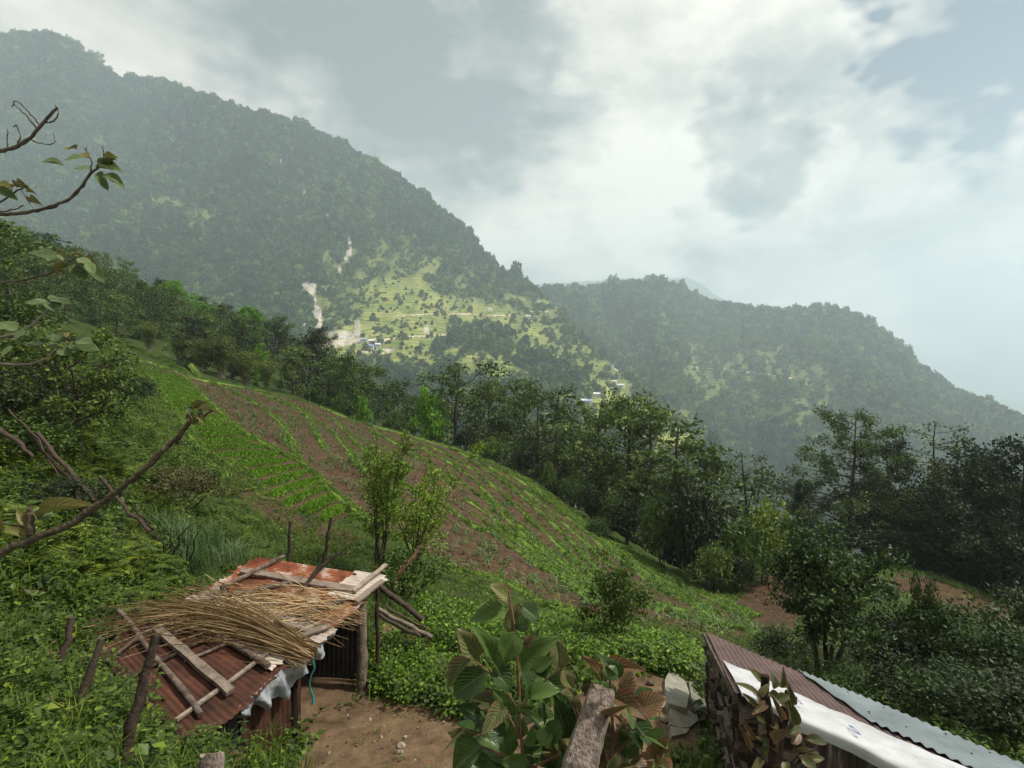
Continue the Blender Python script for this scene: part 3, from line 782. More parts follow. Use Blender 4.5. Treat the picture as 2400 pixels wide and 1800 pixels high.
def make_bush(seed, H=2., W=2., n=60, ne=40, L=.16, leaf='bush_leaf', stems=6, tuft=.3, ragged=.3, r0=.03, flat=1.0, low=.08):
    """rounded many-stemmed bush: lumps of leaves over a fan of stems"""
    r = np.random.default_rng(seed); tm = MB(); cm = MB(); C = []
    d = rand_dirs(n, r, -.15, 1); q = r.random(n) ** .4
    lob = 1 + ragged * (fbm(d[:, 0] * 1.6 + 3 * seed, d[:, 1] * 1.6 + d[:, 2] * 2, seed) - .45) * 2.4
    C = d * (q * lob)[:, None] * np.array([W / 2, W / 2, H * .52]) + np.array([0, 0, H * .46])
    C[:, 2] = np.maximum(C[:, 2], H * low)
    for k in range(stems):
        e = C[r.integers(0, n)]; m_ = e * [.35, .35, .5] + r.normal(0, .05 * H, 3)
        tube(tm, np.array([[r.normal(0, .04 * W), r.normal(0, .04 * W), -.15], m_, e]), [r0, r0 * .7, r0 * .25], 5, cap=False)
    crown_leaves(cm, C, tuft * r.uniform(.7, 1.25, n), ne, L, r, flat=flat)
    return tm.mesh('stem', MATS['bark'], True), cm.mesh('foliage', MATS[leaf])
def place_plant(name, meshes, label, cat, loc, scale, rz, group=None, parts=('trunk', 'crown'), tilt=(0, 0)):
    o = thing(name, label, cat, loc, rz, group, scale); o.rotation_euler = (tilt[0], tilt[1], rz)
    for nm, me in zip(parts, meshes): link(nm, me, o)
    return o
rt = random.Random(11)
def tree_at(name, meshes, H0, px, D, top, label, group=None, wide=1.0, sink=0.0, cat='tree', parts=('trunk', 'crown'), minh=2.0):
    X = (px - 1200) / F * D; zt = (900 - top) / F * D; zb = ground_z(X, D) - sink
    h = max(zt - zb, minh); s = h / H0
    return place_plant(name, meshes, label, cat, (X, D, zb), (s * wide, s * wide, s), rt.uniform(0, 6.28), group, parts)

ALD = [make_tree(20 + k, 10, 2.3 + .3 * (k % 3), .20 + .05 * (k % 3), 22, .15, .20, 30, .52, .42) for k in range(6)]
ALT = [make_tree(40 + k, 10, 1.7, .34, 16, .12, .19, 24, .46, .5, twigs=3) for k in range(3)]        # thin, open crowns
AIRY = [make_tree(50 + k, 10, 2.6, .45, 15, .13, .19, 15, .52, .25, bark='bark_pale' if k else 'bark') for k in range(2)]
DRK = [make_tree(60 + k, 10, 3.4, .08, 30, .2, .24, 52, .8, .3, leaf='dark_leaf') for k in range(3)]
BIG = make_tree(66, 10, 3.5, .16, 34, .18, .17, 34, .52, .18, leaf='alder_leaf', twigs=5, prof=lambda q: 1.05 - .75 * q ** 1.6)
GRN = [make_tree(70 + k, 10, 2.7, .05, 30, .16, .36, 42, .85, .55, leaf='bright_leaf', prof=lambda q: math.sin(math.pi * min(1, q * .75 + .2)) ** .6) for k in range(2)]
WOOD = [make_tree(80 + k, 10, 3.2, .10, 22, .18, .34, 26, .95, .4, leaf=('dark_leaf', 'alder_leaf', 'bush_leaf', 'alder_leaf')[k]) for k in range(4)]
BAM = []
for k in range(2):      # feathery arching clump
    r = np.random.default_rng(90 + k); tm = MB(); cm = MB()
    for j in range(46):
        az = r.uniform(0, 6.28); sp_ = r.uniform(.15, 1) * 3.0; s = np.linspace(0, 1, 7)[:, None]; hh = r.uniform(5, 8)
        p = np.c_[math.cos(az) * sp_ * s ** 2.2 + r.normal(0, .25), math.sin(az) * sp_ * s ** 2.2 + r.normal(0, .25), hh * (s - .22 * s ** 3.5)]
        p[0, 2] = -.3
        tube(tm, p, np.linspace(.035, .008, 7), 4, cap=False)
        m = 90; t_ = r.uniform(.25, 1, m); i = np.minimum((t_ * 6).astype(int), 5); f = (t_ * 6 - i)[:, None]
        q = p[i] * (1 - f) + p[i + 1] * f + r.normal(0, .3, (m, 3))
        leafq(cm, q, unit(r.normal(0, 1, (m, 3)) + [0, 0, -.9]), unit(r.normal(0, .6, (m, 3)) + [0, 0, 1]), r.uniform(.25, .5, m), .09)
    BAM.append((tm.mesh('cane', MATS['bark_pale'], True), cm.mesh('foliage', MATS['bamboo_leaf'])))

# ---- the line of trees along the lower edge of the field, one by one
G_EDGE = 'trees along the lower edge of the field'
EDGE = [  # px, depth, top, mesh, width, label
 (700, 84, 800, ALD[0], 1.3, 'dark olive tree at the end of the wood above the red field'),
 (765, 80, 812, ALD[3], 1.25, 'broad olive tree where the wood meets the red field'),
 (812, 74, 850, ALD[4], 1.0, 'low olive tree just before the small bright green tree'),
 (905, 74, 888, ALT[0], 1.5, 'grey-green open tree between the two bright green trees'),
 (962, 72, 925, ALD[5], 1.0, 'short olive tree close against the larger bright green tree'),
 (1052, 68, 848, ALD[1], 1.35, 'tallest broad olive tree right behind the larger bright green tree'),
 (1100, 70, 900, ALD[2], 1.0, 'olive tree half hidden behind the tallest one of the field edge'),
 (1150, 62, 880, ALT[1], 1.05, 'slim tree with bare lower trunk at the field edge'),
 (1215, 62, 884, ALD[3], 1.15, 'olive tree with full crown beside the slim bare-trunked tree'),
 (1258, 58, 915, ALD[5], .95, 'narrow olive tree midway along the field edge'),
 (1302, 56, 908, ALT[2], 1.2, 'thin-crowned tree with pale forked trunk midway along the field edge'),
 (1345, 55, 965, ALD[0], .9, 'short olive tree before the dense clump of leaning trees'),
 (1395, 52, 938, ALD[2], 1.0, 'first tall tree of the clump with leaning trunks'),
 (1448, 50, 932, ALD[4], .95, 'second tall tree of the clump with leaning trunks'),
 (1488, 48, 926, ALT[0], 1.15, 'highest thin-topped tree of the clump with leaning trunks'),
 (1532, 47, 938, ALT[1], 1.3, 'olive tree with strongly leaning pale trunk in the clump'),
 (1592, 46, 978, ALT[2], 1.5, 'reddish-topped open tree at the end of the clump'),
 (1665, 46, 1045, ALD[1], .9, 'small olive tree between the clump and the valley gap'),
 (1765, 46, 1058, AIRY[0], 1.3, 'airy see-through tree standing in the valley gap'),
 (1845, 44, 1110, AIRY[1], 1.1, 'thin see-through tree beside the great spreading tree'),
 (1985, 42, 958, BIG, 1.0, 'great spreading dark tree above the small dirt field'),
 (2105, 43, 1035, DRK[0], .85, 'dark tree pressed against the great spreading tree'),
 (2192, 43, 982, AIRY[0], 1.15, 'tall sparse tree with twiggy brownish crown'),
 (2275, 42, 1050, DRK[1], .95, 'dark heavy tree beside the tall sparse tree'),
 (2385, 38, 1028, DRK[2], 1.0, 'nearly black heavy tree at the picture edge above the dirt strip'),
 (2480, 36, 1060, DRK[0], 1.0, 'dark tree cut by the picture edge'),
 (2320, 37, 1090, DRK[0], 1.1, 'black-green tree filling the gap before the picture edge'),
 (2230, 40, 1110, DRK[2], 1.05, 'dark tree low in front of the tall sparse tree'),
 (2060, 40.5, 1120, DRK[1], .9, 'dark tree at the right flank of the great spreading tree'),
 (1905, 41, 1130, DRK[2], .8, 'dark tree at the left flank of the great spreading tree'),
]
for px, D, top, me, w, lab in EDGE:
    tree_at('tree', me, 10, px, D, top, lab, G_EDGE, w)
tree_at('green_tree', GRN[0], 10, 852, 66, 926, 'small bright green rounded tree at the field edge', None, .85)
tree_at('green_tree', GRN[1], 10, 1008, 62, 922, 'larger bright green tree with dense upright crown', None, .72)
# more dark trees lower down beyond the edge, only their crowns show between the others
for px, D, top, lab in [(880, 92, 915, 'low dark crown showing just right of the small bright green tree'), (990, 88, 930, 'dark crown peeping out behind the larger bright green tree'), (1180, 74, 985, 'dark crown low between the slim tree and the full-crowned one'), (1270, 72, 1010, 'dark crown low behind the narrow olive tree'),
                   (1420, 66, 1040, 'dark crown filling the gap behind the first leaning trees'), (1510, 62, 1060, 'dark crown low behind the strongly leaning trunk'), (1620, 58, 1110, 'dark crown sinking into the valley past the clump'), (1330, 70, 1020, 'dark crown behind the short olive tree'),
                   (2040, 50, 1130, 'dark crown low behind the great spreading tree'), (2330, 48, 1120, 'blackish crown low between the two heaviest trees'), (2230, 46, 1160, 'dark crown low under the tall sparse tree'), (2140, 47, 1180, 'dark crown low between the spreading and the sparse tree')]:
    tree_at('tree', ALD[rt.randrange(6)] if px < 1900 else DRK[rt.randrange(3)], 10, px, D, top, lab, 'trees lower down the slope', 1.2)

# ---- bushes under those trees
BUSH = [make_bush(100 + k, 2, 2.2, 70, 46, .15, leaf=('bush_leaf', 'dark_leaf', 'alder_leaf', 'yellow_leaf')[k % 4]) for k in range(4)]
def bush_at(px, D, top, w_px, me, label, group='bushes along the edge of the field', name='bush', H0=2.):
    X = (px - 1200) / F * D; zt = (900 - top) / F * D; zb = ground_z(X, D)
    h = max(zt - zb, .4); s = h / H0; w = w_px / F * D / 2.2
    return place_plant(name, me, label, 'bush', (X, D, zb - .05), (w, w, s), rt.uniform(0, 6.28), group, ('stem', 'foliage'))
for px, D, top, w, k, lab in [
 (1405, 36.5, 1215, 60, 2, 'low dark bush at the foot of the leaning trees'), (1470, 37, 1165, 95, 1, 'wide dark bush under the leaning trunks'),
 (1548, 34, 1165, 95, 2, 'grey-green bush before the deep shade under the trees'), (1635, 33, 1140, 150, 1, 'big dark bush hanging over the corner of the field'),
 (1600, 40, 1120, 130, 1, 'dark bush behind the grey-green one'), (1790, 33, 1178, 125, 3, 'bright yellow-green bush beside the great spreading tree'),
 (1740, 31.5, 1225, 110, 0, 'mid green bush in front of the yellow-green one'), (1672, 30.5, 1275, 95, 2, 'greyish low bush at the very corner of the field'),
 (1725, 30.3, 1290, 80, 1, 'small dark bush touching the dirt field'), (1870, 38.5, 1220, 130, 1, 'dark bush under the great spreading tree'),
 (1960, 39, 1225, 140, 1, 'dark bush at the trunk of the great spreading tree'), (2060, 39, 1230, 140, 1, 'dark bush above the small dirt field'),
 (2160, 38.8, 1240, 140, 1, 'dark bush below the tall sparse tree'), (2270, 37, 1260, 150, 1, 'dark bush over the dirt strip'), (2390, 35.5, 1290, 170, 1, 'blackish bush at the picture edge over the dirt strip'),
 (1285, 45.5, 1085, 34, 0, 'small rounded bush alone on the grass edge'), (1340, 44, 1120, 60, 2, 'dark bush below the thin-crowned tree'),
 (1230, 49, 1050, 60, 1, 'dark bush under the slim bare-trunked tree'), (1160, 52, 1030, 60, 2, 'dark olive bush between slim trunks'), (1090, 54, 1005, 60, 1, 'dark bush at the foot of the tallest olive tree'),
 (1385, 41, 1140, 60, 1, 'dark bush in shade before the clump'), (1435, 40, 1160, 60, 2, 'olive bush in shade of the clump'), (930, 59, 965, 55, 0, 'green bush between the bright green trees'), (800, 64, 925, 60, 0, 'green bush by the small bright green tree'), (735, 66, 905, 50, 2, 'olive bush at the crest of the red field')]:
    bush_at(px, D, top, w, BUSH[k], lab)

# ---- wood on the rise beyond the field, left
G_WOOD = 'trees of the wood beyond the field'
cnt = 0
rw = np.random.default_rng(5)
cand = []
for px in np.arange(-160, 860, 15):
    Dt = np.interp(px, _ht[:, 0], _ht[:, 2]); Dc = float(depth(px, crest(px)))
    for q in np.r_[.2:1.01:.16]:
        cand.append((px + rw.uniform(-11, 11), Dc + (Dt - Dc) * (q + rw.uniform(-.07, .05))))
rw.shuffle(cand)
kept = []
for px, D in cand:
    X = px / F * D
    if any((X - a) ** 2 + (D - b_) ** 2 < 6.2 ** 2 for a, b_ in kept): continue
    kept.append((X, D))
    Xw = (px - 1200) / F * D; zb = ground_z(Xw, D); h = rw.uniform(5.5, 9.5); s = h / 10; w = s * rw.uniform(.95, 1.3)
    k = rw.choice(6, p=[.26, .28, .2, .16, .04, .06]) 
    lab = ('dark green broad tree in the wood on the rise beyond the field', 'olive tree in the wood on the rise beyond the field', 'mid green tree in the wood on the rise beyond the field',
           'brownish olive tree in the wood on the rise beyond the field', 'bright green tree standing out in the wood beyond the field', 'bright green tree standing out in the wood beyond the field')[k]
    me = (WOOD + [GRN[0], GRN[1]])[k]
    place_plant('tree', me, lab, 'tree', (Xw, D, zb - .2), (w, w, s), rw.uniform(0, 6.28), G_WOOD); cnt += 1
print('wood', cnt)
for px, D, h, lab in [(470, 66, 5.5, 'feathery dark bamboo clump above the red field'), (520, 68, 7, 'tall feathery bamboo clump beside the bright green bush'), (575, 66, 6.0, 'yellow-green bamboo clump with arching tips'),
                      (625, 66, 5.0, 'low bamboo clump at the lower end of the bamboo'), (420, 70, 5.5, 'bamboo clump nearest the upper field end'), (350, 72, 5.0, 'bamboo clump high on the field edge'), (545, 74, 7, 'bamboo clump behind the others')]:
    X = (px - 1200) / F * D
    place_plant('bamboo', BAM[rt.randrange(2)], lab, 'bamboo', (X, D, ground_z(X, D) - .1), (h / 8,) * 3, rt.uniform(0, 6), 'bamboo clumps above the field', ('cane', 'foliage'))
tree_at('green_tree', GRN[1], 10, 600, 72, 812, 'bright green tree rising out of the bamboo', None, 1.0)

# ------------------------------------------------------------------ ground cover pieces
def blades(mb, n, h, w, r, spread=.12, bend=.5, mat_=0):
    az = r.uniform(0, 6.28, n); base = np.c_[r.normal(0, spread * .5, (n, 2)), np.zeros(n)]
    hh = h * r.uniform(.55, 1.15, n); o = np.c_[np.cos(az), np.sin(az), np.zeros(n)]; s = np.c_[-np.sin(az), np.cos(az), np.zeros(n)]
    bd = bend * r.uniform(.3, 1.2, n)
    p1 = base + np.c_[np.zeros((n, 2)), hh * .6] + o * (bd * hh * .25)[:, None]
    p2 = base + np.c_[np.zeros((n, 2)), hh * (1 - .25 * bd)] + o * (bd * hh * .85)[:, None]
    w_ = w * r.uniform(.7, 1.2, n)[:, None]
    V = np.stack([base - s * w_ / 2, base + s * w_ / 2, p1 + s * w_ * .42, p1 - s * w_ * .42, p2], 1).reshape(-1, 3)
    i = np.arange(n)[:, None] * 5
    mb.add(V, i + np.array([[0, 1, 2, 3]]), mat_); mb.add(V, i + np.array([[3, 2, 4]]), mat_)
def grass_tuft(seed, h=.3, n=20, w=.012, m='grass_blade', spread=.14):
    mb = MB(); blades(mb, n, h, w, np.random.default_rng(seed), spread, .8); return mb.mesh('tuft', MATS[m])
def leaf_clump(seed, n=26, rad=.17, h=.2, L=.07, m='cover_leaf', wr=.75):
    r = np.random.default_rng(seed); mb = MB(); d = rand_dirs(n, r, .05, 1)
    P = d * np.array([rad, rad, h]) * r.uniform(.55, 1.1, (n, 1))
    dd = unit(d * [1, 1, .2] + r.normal(0, .35, (n, 3)) + [0, 0, -.25]); nn = unit(d * .4 + r.normal(0, .3, (n, 3)) + [0, 0, 1])
    l = L * r.uniform(.6, 1.3, n); leafq(mb, P, dd, nn, l, l * wr); return mb.mesh('clump', MATS[m])
def fern(seed, fronds=6, L=.5, m='fern_leaf'):
    r = np.random.default_rng(seed); mb = MB()
    for k in range(fronds):
        az = k * 6.28 / fronds + r.normal(0, .4); o = np.array([math.cos(az), math.sin(az), 0]); s = np.array([-o[1], o[0], 0]); l = L * r.uniform(.7, 1.15)
        t = np.linspace(.12, 1, 13); q = o * (l * t * .85)[:, None] + np.array([0, 0, 1]) * (l * (1.0 * t - .85 * t ** 2))[:, None]
        wl = l * .34 * np.sin(np.pi * np.clip(t * .82 + .12, 0, 1)) + .02
        for sg in (-1, 1):
            leafq(mb, q, np.broadcast_to(unit(s * sg + o * .35 + [0, 0, -.12]), q.shape), np.array([0, 0, 1.]), wl, .035 * L / .5 + 0 * wl, fold=.05)
    return mb.mesh('fern', MATS[m])
def nettle(seed, h=.5, m='cover_leaf'):
    r = np.random.default_rng(seed); mb = MB()
    for k in range(3):
        b_ = np.r_[r.normal(0, .07, 2), 0]; top = b_ + np.r_[r.normal(0, .06, 2), h * r.uniform(.7, 1.1)]
        tube(mb, np.array([b_, (b_ + top) / 2, top]), .004, 3, cap=False)
        for j in range(7):
            t = .25 + .75 * j / 6; p = b_ + (top - b_) * t; az = j * 1.57 + r.normal(0, .2)
            for sg in (0, math.pi):
                o = np.array([[math.cos(az + sg), math.sin(az + sg), -.15]]); leafq(mb, p[None], o, np.array([0, 0, 1.]), .1 * (1.15 - .5 * t), .055 * (1.15 - .5 * t))
    return mb.mesh('weed', MATS[m])
G_TUFT = [grass_tuft(1), grass_tuft(2, .22, 16), grass_tuft(3, .38, 22)]
G_FAR = [grass_tuft(11, .34, 12, .035, spread=.3), grass_tuft(12, .26, 12, .035, spread=.3), leaf_clump(13, 12, .25, .2, .14, 'cover_bright'), leaf_clump(14, 12, .28, .26, .15, 'cover_leaf')]
G_CLUMP = [leaf_clump(4), leaf_clump(5, 30, .2, .28, .085), leaf_clump(6, 22, .15, .14, .05)]
G_BRIGHT = [leaf_clump(7, 34, .16, .14, .045, 'cover_bright'), leaf_clump(8, 30, .18, .2, .055, 'cover_bright'), leaf_clump(9, 30, .18, .18, .05, 'cover_leaf')]
G_FERN = [fern(1), fern(2, 7, .42), fern(3, 5, .62)]
G_NET = [nettle(1), nettle(2, .4), nettle(3, .62)]
COVER = G_CLUMP + G_FERN + G_NET + G_TUFT + [leaf_clump(21, 12, .2, .26, .12, 'cover_leaf', .8), leaf_clump(22, 14, .2, .2, .10, 'brown_leaf', .5), leaf_clump(23, 16, .22, .3, .09, 'cover_leaf', .6)]     # 0-2 clumps, 3-5 ferns, 6-8 weeds, 9-11 grass

# where the shed stands on the ground
SHED_FOOT = [(-2.0, 8.7), (-3.35, 5.5), (-5.0, 6.6), (-4.1, 9.0)]
HUT_FOOT = [(2.75, 7.6), (2.2, 5.2), (5.2, 1.5), (6.3, 3.0)]
def sample_ground(dens, d0, d1, px0=-120, px1=2520, step=8):
    """points on the ground, dens(px, py, D) per square metre, as px, py, D"""
    X_, Y_, D_ = [], [], []
    for px in np.arange(px0, px1, step):
        key = round((px + step / 2) / 4)
        if key not in _colcache: _colcache[key] = column(key * 4.0)
        py, D = _colcache[key]; a, b_ = max(d0, D.min()), min(d1, D[0])
        if b_ <= a: continue
        area = step / F * (b_ * b_ - a * a) / 2
        n = rng.poisson(area * DMAX)
        if n == 0: continue
        d = np.sqrt(rng.uniform(a * a, b_ * b_, n)); o = np.argsort(D)
        X_.append(px + rng.uniform(0, step, n)); D_.append(d); Y_.append(np.interp(d, D[o], py[o]))
    px, py, D = np.concatenate(X_), np.concatenate(Y_), np.concatenate(D_)
    k = rng.random(len(px)) < dens(px, py, D) / DMAX
    return px[k], py[k], D[k]
def jit(px, py, D, amp=.22):
    P = at(px, py, D); a = amp * F / D
    return px + (fbm(P[:, 0] * 1.3, P[:, 1] * 1.3, 11) - .5) * 2 * a, py + (fbm(P[:, 0] * 1.3, P[:, 1] * 1.3, 21) - .5) * a
def rots(n, tilt=.15): return np.stack([rng.normal(0, tilt, n), rng.normal(0, tilt, n), rng.uniform(0, 6.28, n)], -1)
def is_soil(px, py): return inside(FIELD, px, py) | inside(PLOT, px, py) | inside(DIRT_R, px, py) | inside(DIRT_R2, px, py)
def bare(px, py, D):
    P = at(px, py, D); x, y = jit(px, py, D)
    return inside(YARD, x, y) | inside(SHED_FOOT, P[:, 0], P[:, 1]) | inside(HUT_FOOT, P[:, 0], P[:, 1])
MAT1 = [(855,1580),(880,1500),(960,1525),(1030,1560),(1110,1590),(1180,1650),(1130,1695),(1000,1660),(900,1635)]
HEDGE = [(1040,1440),(1200,1470),(1330,1490),(1480,1510),(1640,1545),(1640,1590),(1560,1590),(1480,1570),(1350,1590),(1250,1570),(1060,1560),(980,1500),(960,1440)]
# near bank and slopes
DMAX = 70.
def dens_near(px, py, D):
    b_ = bare(px, py, D); s = is_soil(px, py)
    v = np.where(D < 9, 62., np.where(D < 16, 40., 16.))
    return np.where(b_, 3.0, np.where(s, 0, v))
px, py, D = sample_ground(dens_near, 2.5, 24)
P = at(px, py, D); P[:, 2] -= .02
zone = fbm(P[:, 0] * .35 + 3, P[:, 1] * .35, 61); u = rng.random(len(px))
left = px < 650
pick = np.where(u < .5, rng.integers(0, 3, len(px)), np.where(u < .72, rng.integers(6, 9, len(px)), rng.integers(9, 12, len(px))))
pick = np.where(left & (zone > .5) & (u < .32), rng.integers(3, 6, len(px)), pick)
pick = np.where((px > 600) & (px < 1700) & (u > .45), rng.integers(9, 12, len(px)), pick)
pick = np.where(rng.random(len(px)) < .17, rng.integers(12, 15, len(px)), pick)
b_ = bare(px, py, D); sz = rng.uniform(.7, 1.4, len(px)) * np.where(b_, .45, 1.0) * np.where(D > 14, 1.25, 1) * np.where(D < 6.5, .72, 1) * np.where((px > 430) & (px < 1800) & (D > 9.5), .55, 1)
scatter('undergrowth', 'mixed weeds, ferns and leafy plants covering the near banks', COVER, P, sz, rots(len(px)), 'undergrowth', pick)
print('undergrowth', len(px))
# bright leafy mats by the path
DMAX = 130.
px, py, D = sample_ground(lambda x, y, d: np.where(inside(MAT1, *jit(x, y, d)), 130., np.where(inside(HEDGE, *jit(x, y, d)), 110., 0)), 5, 16, 820, 1700)
P = at(px, py, D); P[:, 2] += np.where(inside(HEDGE, px, py), rng.uniform(0, .30, len(px)), rng.uniform(0, .10, len(px)))
scatter('ground_cover', 'bright green small-leaved mat beside the dirt path', G_BRIGHT, P, rng.uniform(.8, 1.4, len(px)), rots(len(px), .3), 'ground cover')
print('mats', len(px))
# grass of the farther slopes
DMAX = 26.
px, py, D = sample_ground(lambda x, y, d: np.where(is_soil(x, y), 0, np.where(bare(x, y, d), 0, 26. - 8 * (d > 35))), 20, 62)
P = at(px, py, D)
scatter('meadow_grass', 'grass and low weeds on the slope round the field', G_FAR, P, rng.uniform(.45, 1.0, len(px)), rots(len(px)), 'grass')
print('meadow', len(px))
# weeds on the soil
DMAX = 16.
def weed_dens(x, y, d):
    s = inside(FIELD, x, y) | inside(DIRT_R, x, y) | inside(DIRT_R2, x, y); Pq = at(x, y, d)
    n_ = fbm(Pq[:, 0] * .16, Pq[:, 1] * .16, 88)
    right = np.clip((x - 1150) / 250, 0, 1) * np.clip((1330 - y + (x - 1150) * .55) / 120, 0, 1)
    return np.where(s, np.clip((n_ - .38) * 9, .6, 2.6) + right * 11 * inside(FIELD, x, y), 0)
px, py, D = sample_ground(weed_dens, 12, 62)
P = at(px, py, D)
W_FAR = [grass_tuft(15, .16, 9, .03, spread=.2), leaf_clump(16, 8, .13, .08, .09, 'cover_bright'), grass_tuft(17, .12, 8, .03, spread=.16)]
scatter('field_weeds', 'small weeds dotted over the red-brown soil', W_FAR, P, rng.uniform(.6, 1.3, len(px)), rots(len(px)), 'weeds')
print('weeds', len(px))
# leaf litter, clods and small stones on bare soil
mat('clod', (.07, .036, .022), (.18, .10, .062), rough=1, scale=3, obj_random=.8, spec=.05)
mat('pebble', (.09, .07, .05), (.26, .22, .17), rough=.9, scale=3, obj_random=.9, spec=.1)
def lump(seed, m, amp=.3):
    r = np.random.default_rng(seed); mb = MB(); t = np.linspace(0, np.pi, 5)[1:-1]; a = np.arange(6) / 6 * 2 * np.pi
    V = [[0, 0, .6]] + [[math.sin(q) * math.cos(w), math.sin(q) * math.sin(w), .6 * math.cos(q)] for q in t for w in a] + [[0, 0, -.6]]
    V = np.array(V) * (1 + amp * r.normal(0, .6, (len(V), 1)))
    i = np.arange(6); j = (i + 1) % 6
    mb.add(V, np.vstack([np.c_[np.zeros(6, int), 1 + i, 1 + j]] + [np.c_[19 * np.ones(6, int), 13 + j, 13 + i]]))
    mb.add(V, np.vstack([np.c_[1 + 6 * k + i, 7 + 6 * k + i, 7 + 6 * k + j, 1 + 6 * k + j] for k in range(2)]))
    return mb.mesh('lump', MATS[m])
DMAX = 16.
px, py, D = sample_ground(lambda x, y, d: np.where(inside(FIELD, x, y) | inside(DIRT_R, x, y), 10. - 5. * (d > 35), 0), 12, 60)
P = at(px, py, D)
scatter('soil_clods', 'clods of red-brown soil on the tilled field', [lump(k, 'clod') for k in range(3)], P, rng.lognormal(-3.3, .45, len(px)), rots(len(px), .6), 'soil')
DMAX = 80.
px, py, D = sample_ground(lambda x, y, d: np.where(inside(YARD, *jit(x, y, d)), 26., 0), 5, 12, 650, 1750)
P = at(px, py, D)
scatter('path_grit', 'grit and small stones on the dirt path', [lump(10 + k, 'pebble' if k else 'clod') for k in range(3)], P, rng.lognormal(-4.4, .5, len(px)), rots(len(px), .6), 'gravel')

# ------------------------------------------------------------------ terrace edges: strips of grass
for k, pl in enumerate(TERRACE):
    pl = np.array(pl, float); seg = np.hypot(*np.diff(pl, axis=0).T); s = np.r_[0, np.cumsum(seg)]
    Dm = depth(pl[:, 0], pl[:, 1]); P3 = at(pl[:, 0], pl[:, 1], Dm); len3 = np.linalg.norm(np.diff(P3, axis=0), axis=1).sum()
    n = int(len3 * 85); t = rng.uniform(0, s[-1], n); x = np.interp(t, s, pl[:, 0]); y = np.interp(t, s, pl[:, 1])
    x += np.interp(t, np.linspace(0, s[-1], 30), rng.normal(0, 2.2, 30)); y += np.interp(t, np.linspace(0, s[-1], 30), rng.normal(0, 1.4, 30))
    P = on_ground(x, y); P[:, :2] += rng.normal(0, .075, (n, 2)); P[:, 2] += .02
    thick = np.interp(t, np.linspace(0, s[-1], 24), rng.uniform(.55, 1.25, 24))
    kk = rng.random(n) < thick; P = P[kk]
    scatter('terrace_grass', 'grassy terrace edge running across the field', [G_FAR[0], G_FAR[2], G_FAR[2], G_TUFT[0]], P, rng.uniform(.45, .95, len(P)), rots(len(P), .3), 'grass')

mat('turf', (.085, .155, .024), (.17, .26, .045), rough=.95, scale=2.5, spec=.05, bump=.5, bump_scale=12)
for pl in [q for k_, q in enumerate(TERRACE) if k_ != 13]:       # the low turf bank under each grassy edge
    pl = np.array(pl, float); s = np.r_[0, np.cumsum(np.hypot(*np.diff(pl, axis=0).T))]; n = int(s[-1] / 5) + 2; t = np.linspace(0, s[-1], n)
    c = on_ground(np.interp(t, s, pl[:, 0]), np.interp(t, s, pl[:, 1])); tg = unit(np.gradient(c, axis=0) * [1, 1, 0]); sd = np.c_[-tg[:, 1], tg[:, 0], np.zeros(n)]
    w = .17 + .05 * np.sin(t * .11) + rng.normal(0, .025, n); rows = []
    for a, hgt in ((-1.6, -.08), (-.7, .13), (0, .2), (.7, .13), (1.6, -.08)):
        q = c + sd * (w * a)[:, None]; q[:, 2] += hgt + rng.normal(0, .012, n); rows.append(q)
    mb = MB(); mb.add(np.array(rows).reshape(-1, 3), grid_faces(5, n)); tag(mb.build('terrace_bank', MATS['turf'], None, True), 'low turf bank edging a field terrace', kind='structure')

# ------------------------------------------------------------------ green crop beds
mat('bed_soil', (.03, .03, .012), (.06, .06, .02), rough=1, scale=3, spec=.05)
NB = 26
tt = np.linspace(0, 1, 13); Lp, Rp = np.array(PLOT_L, float), np.array(PLOT_R, float)
